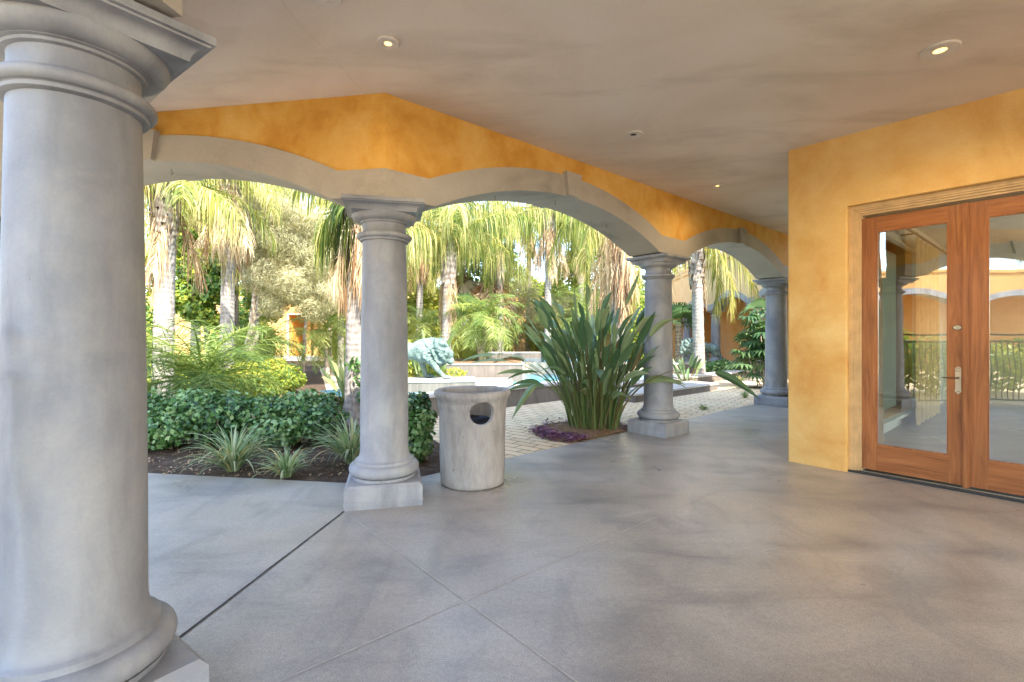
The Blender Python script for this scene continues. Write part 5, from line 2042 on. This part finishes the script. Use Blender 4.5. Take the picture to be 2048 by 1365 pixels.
SG = 'sunlit yellow-green shrubs behind the hedge'
ysh = [(-0.4, 0, 0.4, 0.45, 0.4, 0.38), (0.1, 0.1, 0.45, 0.5, 0.4, 0.42), (0.5, 0, 0.35, 0.4, 0.4, 0.33)]
shrub('yellow_shrub', G(470, 9.6), 'sunlit yellow-green shrub under the feathery date palm', 'shrub', ysh, 4500, 0.075, M['yellow'], 91, group=SG)
shrub('yellow_shrub', G(345, 10.2), 'sunlit yellow-green shrub by the leftmost palm trunk', 'shrub', [(k[0], k[1], k[2] * 1.15, k[3], k[4], k[5] * 1.15) for k in ysh], 5000, 0.08, M['yellow'], 92, group=SG)
shrub('yellow_shrub', G(535, 11.5), 'sunlit yellow-green shrub edging the path', 'shrub', ysh, 4500, 0.075, M['yellow'], 93, group=SG)
shrub('yellow_shrub', G(840, 13.8), 'sunlit yellow-green shrub behind the near lion', 'shrub', [(k[0], k[1], k[2] * 1.6, k[3], k[4], k[5] * 1.5) for k in ysh], 4500, 0.09, M['yellow'], 94, group=SG)
shrub('yellow_shrub', G(920, 15.6, 0.4), 'orange-tinged shrub between the slim palm and the planter palm', 'shrub', [(k[0], k[1], k[2] * 1.2, k[3], k[4], k[5] * 1.2) for k in ysh], 4000, 0.09, M['yellow'], 95, group=SG, tint=(0.4, 1.0))
shrub('low_shrub', G(866, 11.4), 'small yellow-green weed between the lion legs and the planter', 'plant', [(0, 0, 0.55, 0.3, 0.15, 0.2), (0.5, 0, 0.5, 0.3, 0.15, 0.15)], 700, 0.06, M['yellow'], 96, stems=4)
bush = [(-0.7, 0, 1.0, 0.9, 0.7, 1.0), (0.5, 0.2, 1.2, 1.0, 0.8, 1.2), (0, 0, 2.2, 0.9, 0.7, 0.9)]
for k, (px, Z, lab, mt_) in enumerate([(820, 20.5, 'tall loose shrub right of the corner column, under the yellow fronds', 'yellow'), (955, 21.5, 'tall green shrub between the slim palm and the pale-skirted palm', 'broad'), (1030, 22.5, 'tall pale shrub rising before the sky gap', 'wisp'), (1135, 22.0, 'tall yellow-green shrub left of the bright drooping palm', 'yellow'), (1225, 20.0, 'tall green shrub just left of the brown skirt', 'broad'), (880, 22.5, 'tall pale shrub directly behind the slim palm', 'wisp'),
                                       (780, 25, 'large shrub hidden behind the corner column', 'broad'), (870, 25.5, 'large green shrub behind the slim palm', 'broad'), (960, 25, 'large yellowish shrub behind the pale-skirted fan palm', 'yellow'),
                                       (1120, 25.5, 'large loose shrub before the far orange wall', 'yellow'), (1190, 24, 'large green shrub left of the pale straight trunk', 'broad'), (1265, 24, 'large shrub behind the brown-skirted palm', 'broad'),
                                       (262, 20, 'large shrub at the far left beside the orange wall', 'broad'), (480, 22, 'large shrub behind the forked pale trunk', 'broad'), (700, 24, 'large shrub right of the far doorway', 'yellow')]):
    sc = 1.25 if k < 12 else 1.0
    vz = 1.28 if k < 6 else 1.0
    shrub('garden_shrub', G(px, Z), lab, 'shrub', [tuple(v * sc * (vz if q in (2, 5) else 1) for q, v in enumerate(c)) for c in bush], 6500 if mt_ != 'wisp' else 20000, 0.17, M[mt_], 100 + k, group='large shrubs at the back of the garden', stems=10, tint=(0.1, 0.9), aspect=0.5 if mt_ != 'wisp' else 0.1)

rng = np.random.default_rng(99)
cc_, rr_ = [], []
for k in range(58):
    x_ = -27 + 42 * (k % 29) / 28 + rng.normal(0, 0.5)
    top_ = 5.2 if 0.6 < x_ < 4.2 else rng.uniform(7.5, 10.0)
    zc_ = rng.uniform(2.5, 4.5) if k < 29 else rng.uniform(5.0, top_ - 0.8) if top_ > 6 else 3.6
    cc_.append((x_, 32.5 + rng.normal(0, 0.8), zc_))
    rr_.append((rng.uniform(1.1, 1.9), 1.2, min(rng.uniform(1.3, 2.2), max(0.8, top_ - zc_))))
S = leaf_cloud(rng, cc_, rr_, 60000, 0.42, 0.22, (0.0, 1.0), 0.2, up=-0.2)
o = S.build('far_trees', M['yellow'])
o['kind'] = 'stuff'

# lady palm right of the garden
t = thing('lady_palm', 'dark fan-leaved lady palm on slim canes beside the farthest column', 'palm', G(1522, 12.9))
rng = np.random.default_rng(66)
bm = bmesh.new()
S = Strips()
for k in range(9):
    a = rng.uniform(0, 6.28)
    b = Vector((0.10 * math.cos(a), 0.10 * math.sin(a), 0))
    hh = rng.uniform(0.9, 2.2)
    top = b + Vector((rng.normal(-0.12, 0.16), rng.normal(0, 0.12), hh))
    tube(bm, [b, (b + top) / 2 + Vector((rng.normal(0, .02), 0, 0)), top], [0.017, 0.015, 0.012], 8)
    for q in range(10):
        zz = top - Vector((0, 0, 0.055 * q))
        S.merge(fan_leaf(rng, rng.uniform(0.30, 0.42), rng.uniform(-20, 70), rng.uniform(0.0, 0.5), nseg=9, droop=0.5, pet=0.7, arc=85, w=0.14), rot_z(rng.uniform(0, 6.28)), np.array(zz))
from_bm('canes', bm, M['bark'], t)
S.build('crown', M['fan'], t)
shrub('ground_cover_shrub', G(1468, 17.2), 'low dark ground cover spilling beside the far pool edge', 'shrub', [(-0.5, 0, 0.25, 0.6, 0.4, 0.28), (0.3, -0.1, 0.3, 0.6, 0.45, 0.32), (1.0, -0.6, 0.2, 0.45, 0.4, 0.25)], 3000, 0.11, M['hedge'], 67, tint=(0.3, 1), stems=0)
sheet('planter_ring', [(G(1522, 12.9) + Vector((0.32 * math.cos(a), 0.32 * math.sin(a), 0))).to_tuple()[:2] for a in np.linspace(0, 2 * PI, 20)[:-1]], -0.002, M['soil'])

# weeds on the paving
for k, (px, py, L, lab) in enumerate([(1490, 795, 0.22, 'flat weed tuft on the paving in front of the farthest column'), (1408, 818, 0.16, 'small weed sprig on the paving beyond the third column'), (1482, 762, 0.25, 'yellowish weed tuft at the end of the far pool edge')]):
    o = grass_clump(fl(px, py) + Vector((0, 0, -0.012)), lab, 120 + k, 45, L, 'weed tufts on the paving', 0.016)

# vine on the grey palm
rng = np.random.default_rng(70)
t = thing('climbing_vine', 'dark leafy vine climbing the grey palm trunk beside the corner column', 'vine', G(706, 7.48))
bm = bmesh.new()
tube(bm, [(0.05, 0, 0), (0.02, -0.02, 0.35), (-0.03, -0.02, 0.7), (0.03, -0.02, 1.0)], [0.008, 0.007, 0.006, 0.004], 6)
from_bm('stem', bm, M['bark'], t)
leaf_cloud(rng, [(0.02, 0, 0.95), (0.08, 0, 0.7), (0.1, 0, 0.45)], [(0.14, 0.05, 0.12), (0.08, 0.05, 0.1), (0.08, 0.05, 0.08)], 60, 0.10, 0.5, (0.2, 0.9), 0.1).build('leaves', M['hedge'], t)

# courtyard plants for the mirror view
shrub('courtyard_shrub', Vector((-4.0, -0.6, 0)), 'leafy shrub just outside the iron railing', 'shrub', [(0, 0, 0.7, 0.8, 1.2, 0.7), (-0.5, -1.6, 0.6, 0.8, 1.0, 0.6), (0.2, 1.4, 1.0, 0.7, 0.8, 0.9)], 7000, 0.10, M['broad'], 130, tint=(0.3, 1), stems=0)
shrub('courtyard_shrub', Vector((-9.5, -7.5, 0)), 'leafy shrub before the sunlit courtyard wall', 'shrub', [(0, 0, 0.7, 0.9, 1.5, 0.8), (-0.5, -2.0, 0.6, 0.8, 1.3, 0.7)], 5000, 0.13, M['broad'], 131, tint=(0.2, 0.9), stems=0)
queen_palm(0, 1, 'palm standing in the courtyard, mirrored in the right door pane', 5.5, 0.17, 132, nf=14, L=2.4, dead=3, droop=1.2)
bpy.data.objects[[o.name for o in bpy.data.objects if o.get('label', '').startswith('palm standing in the courtyard')][0]].location = (-7.4, -6.2, 0)
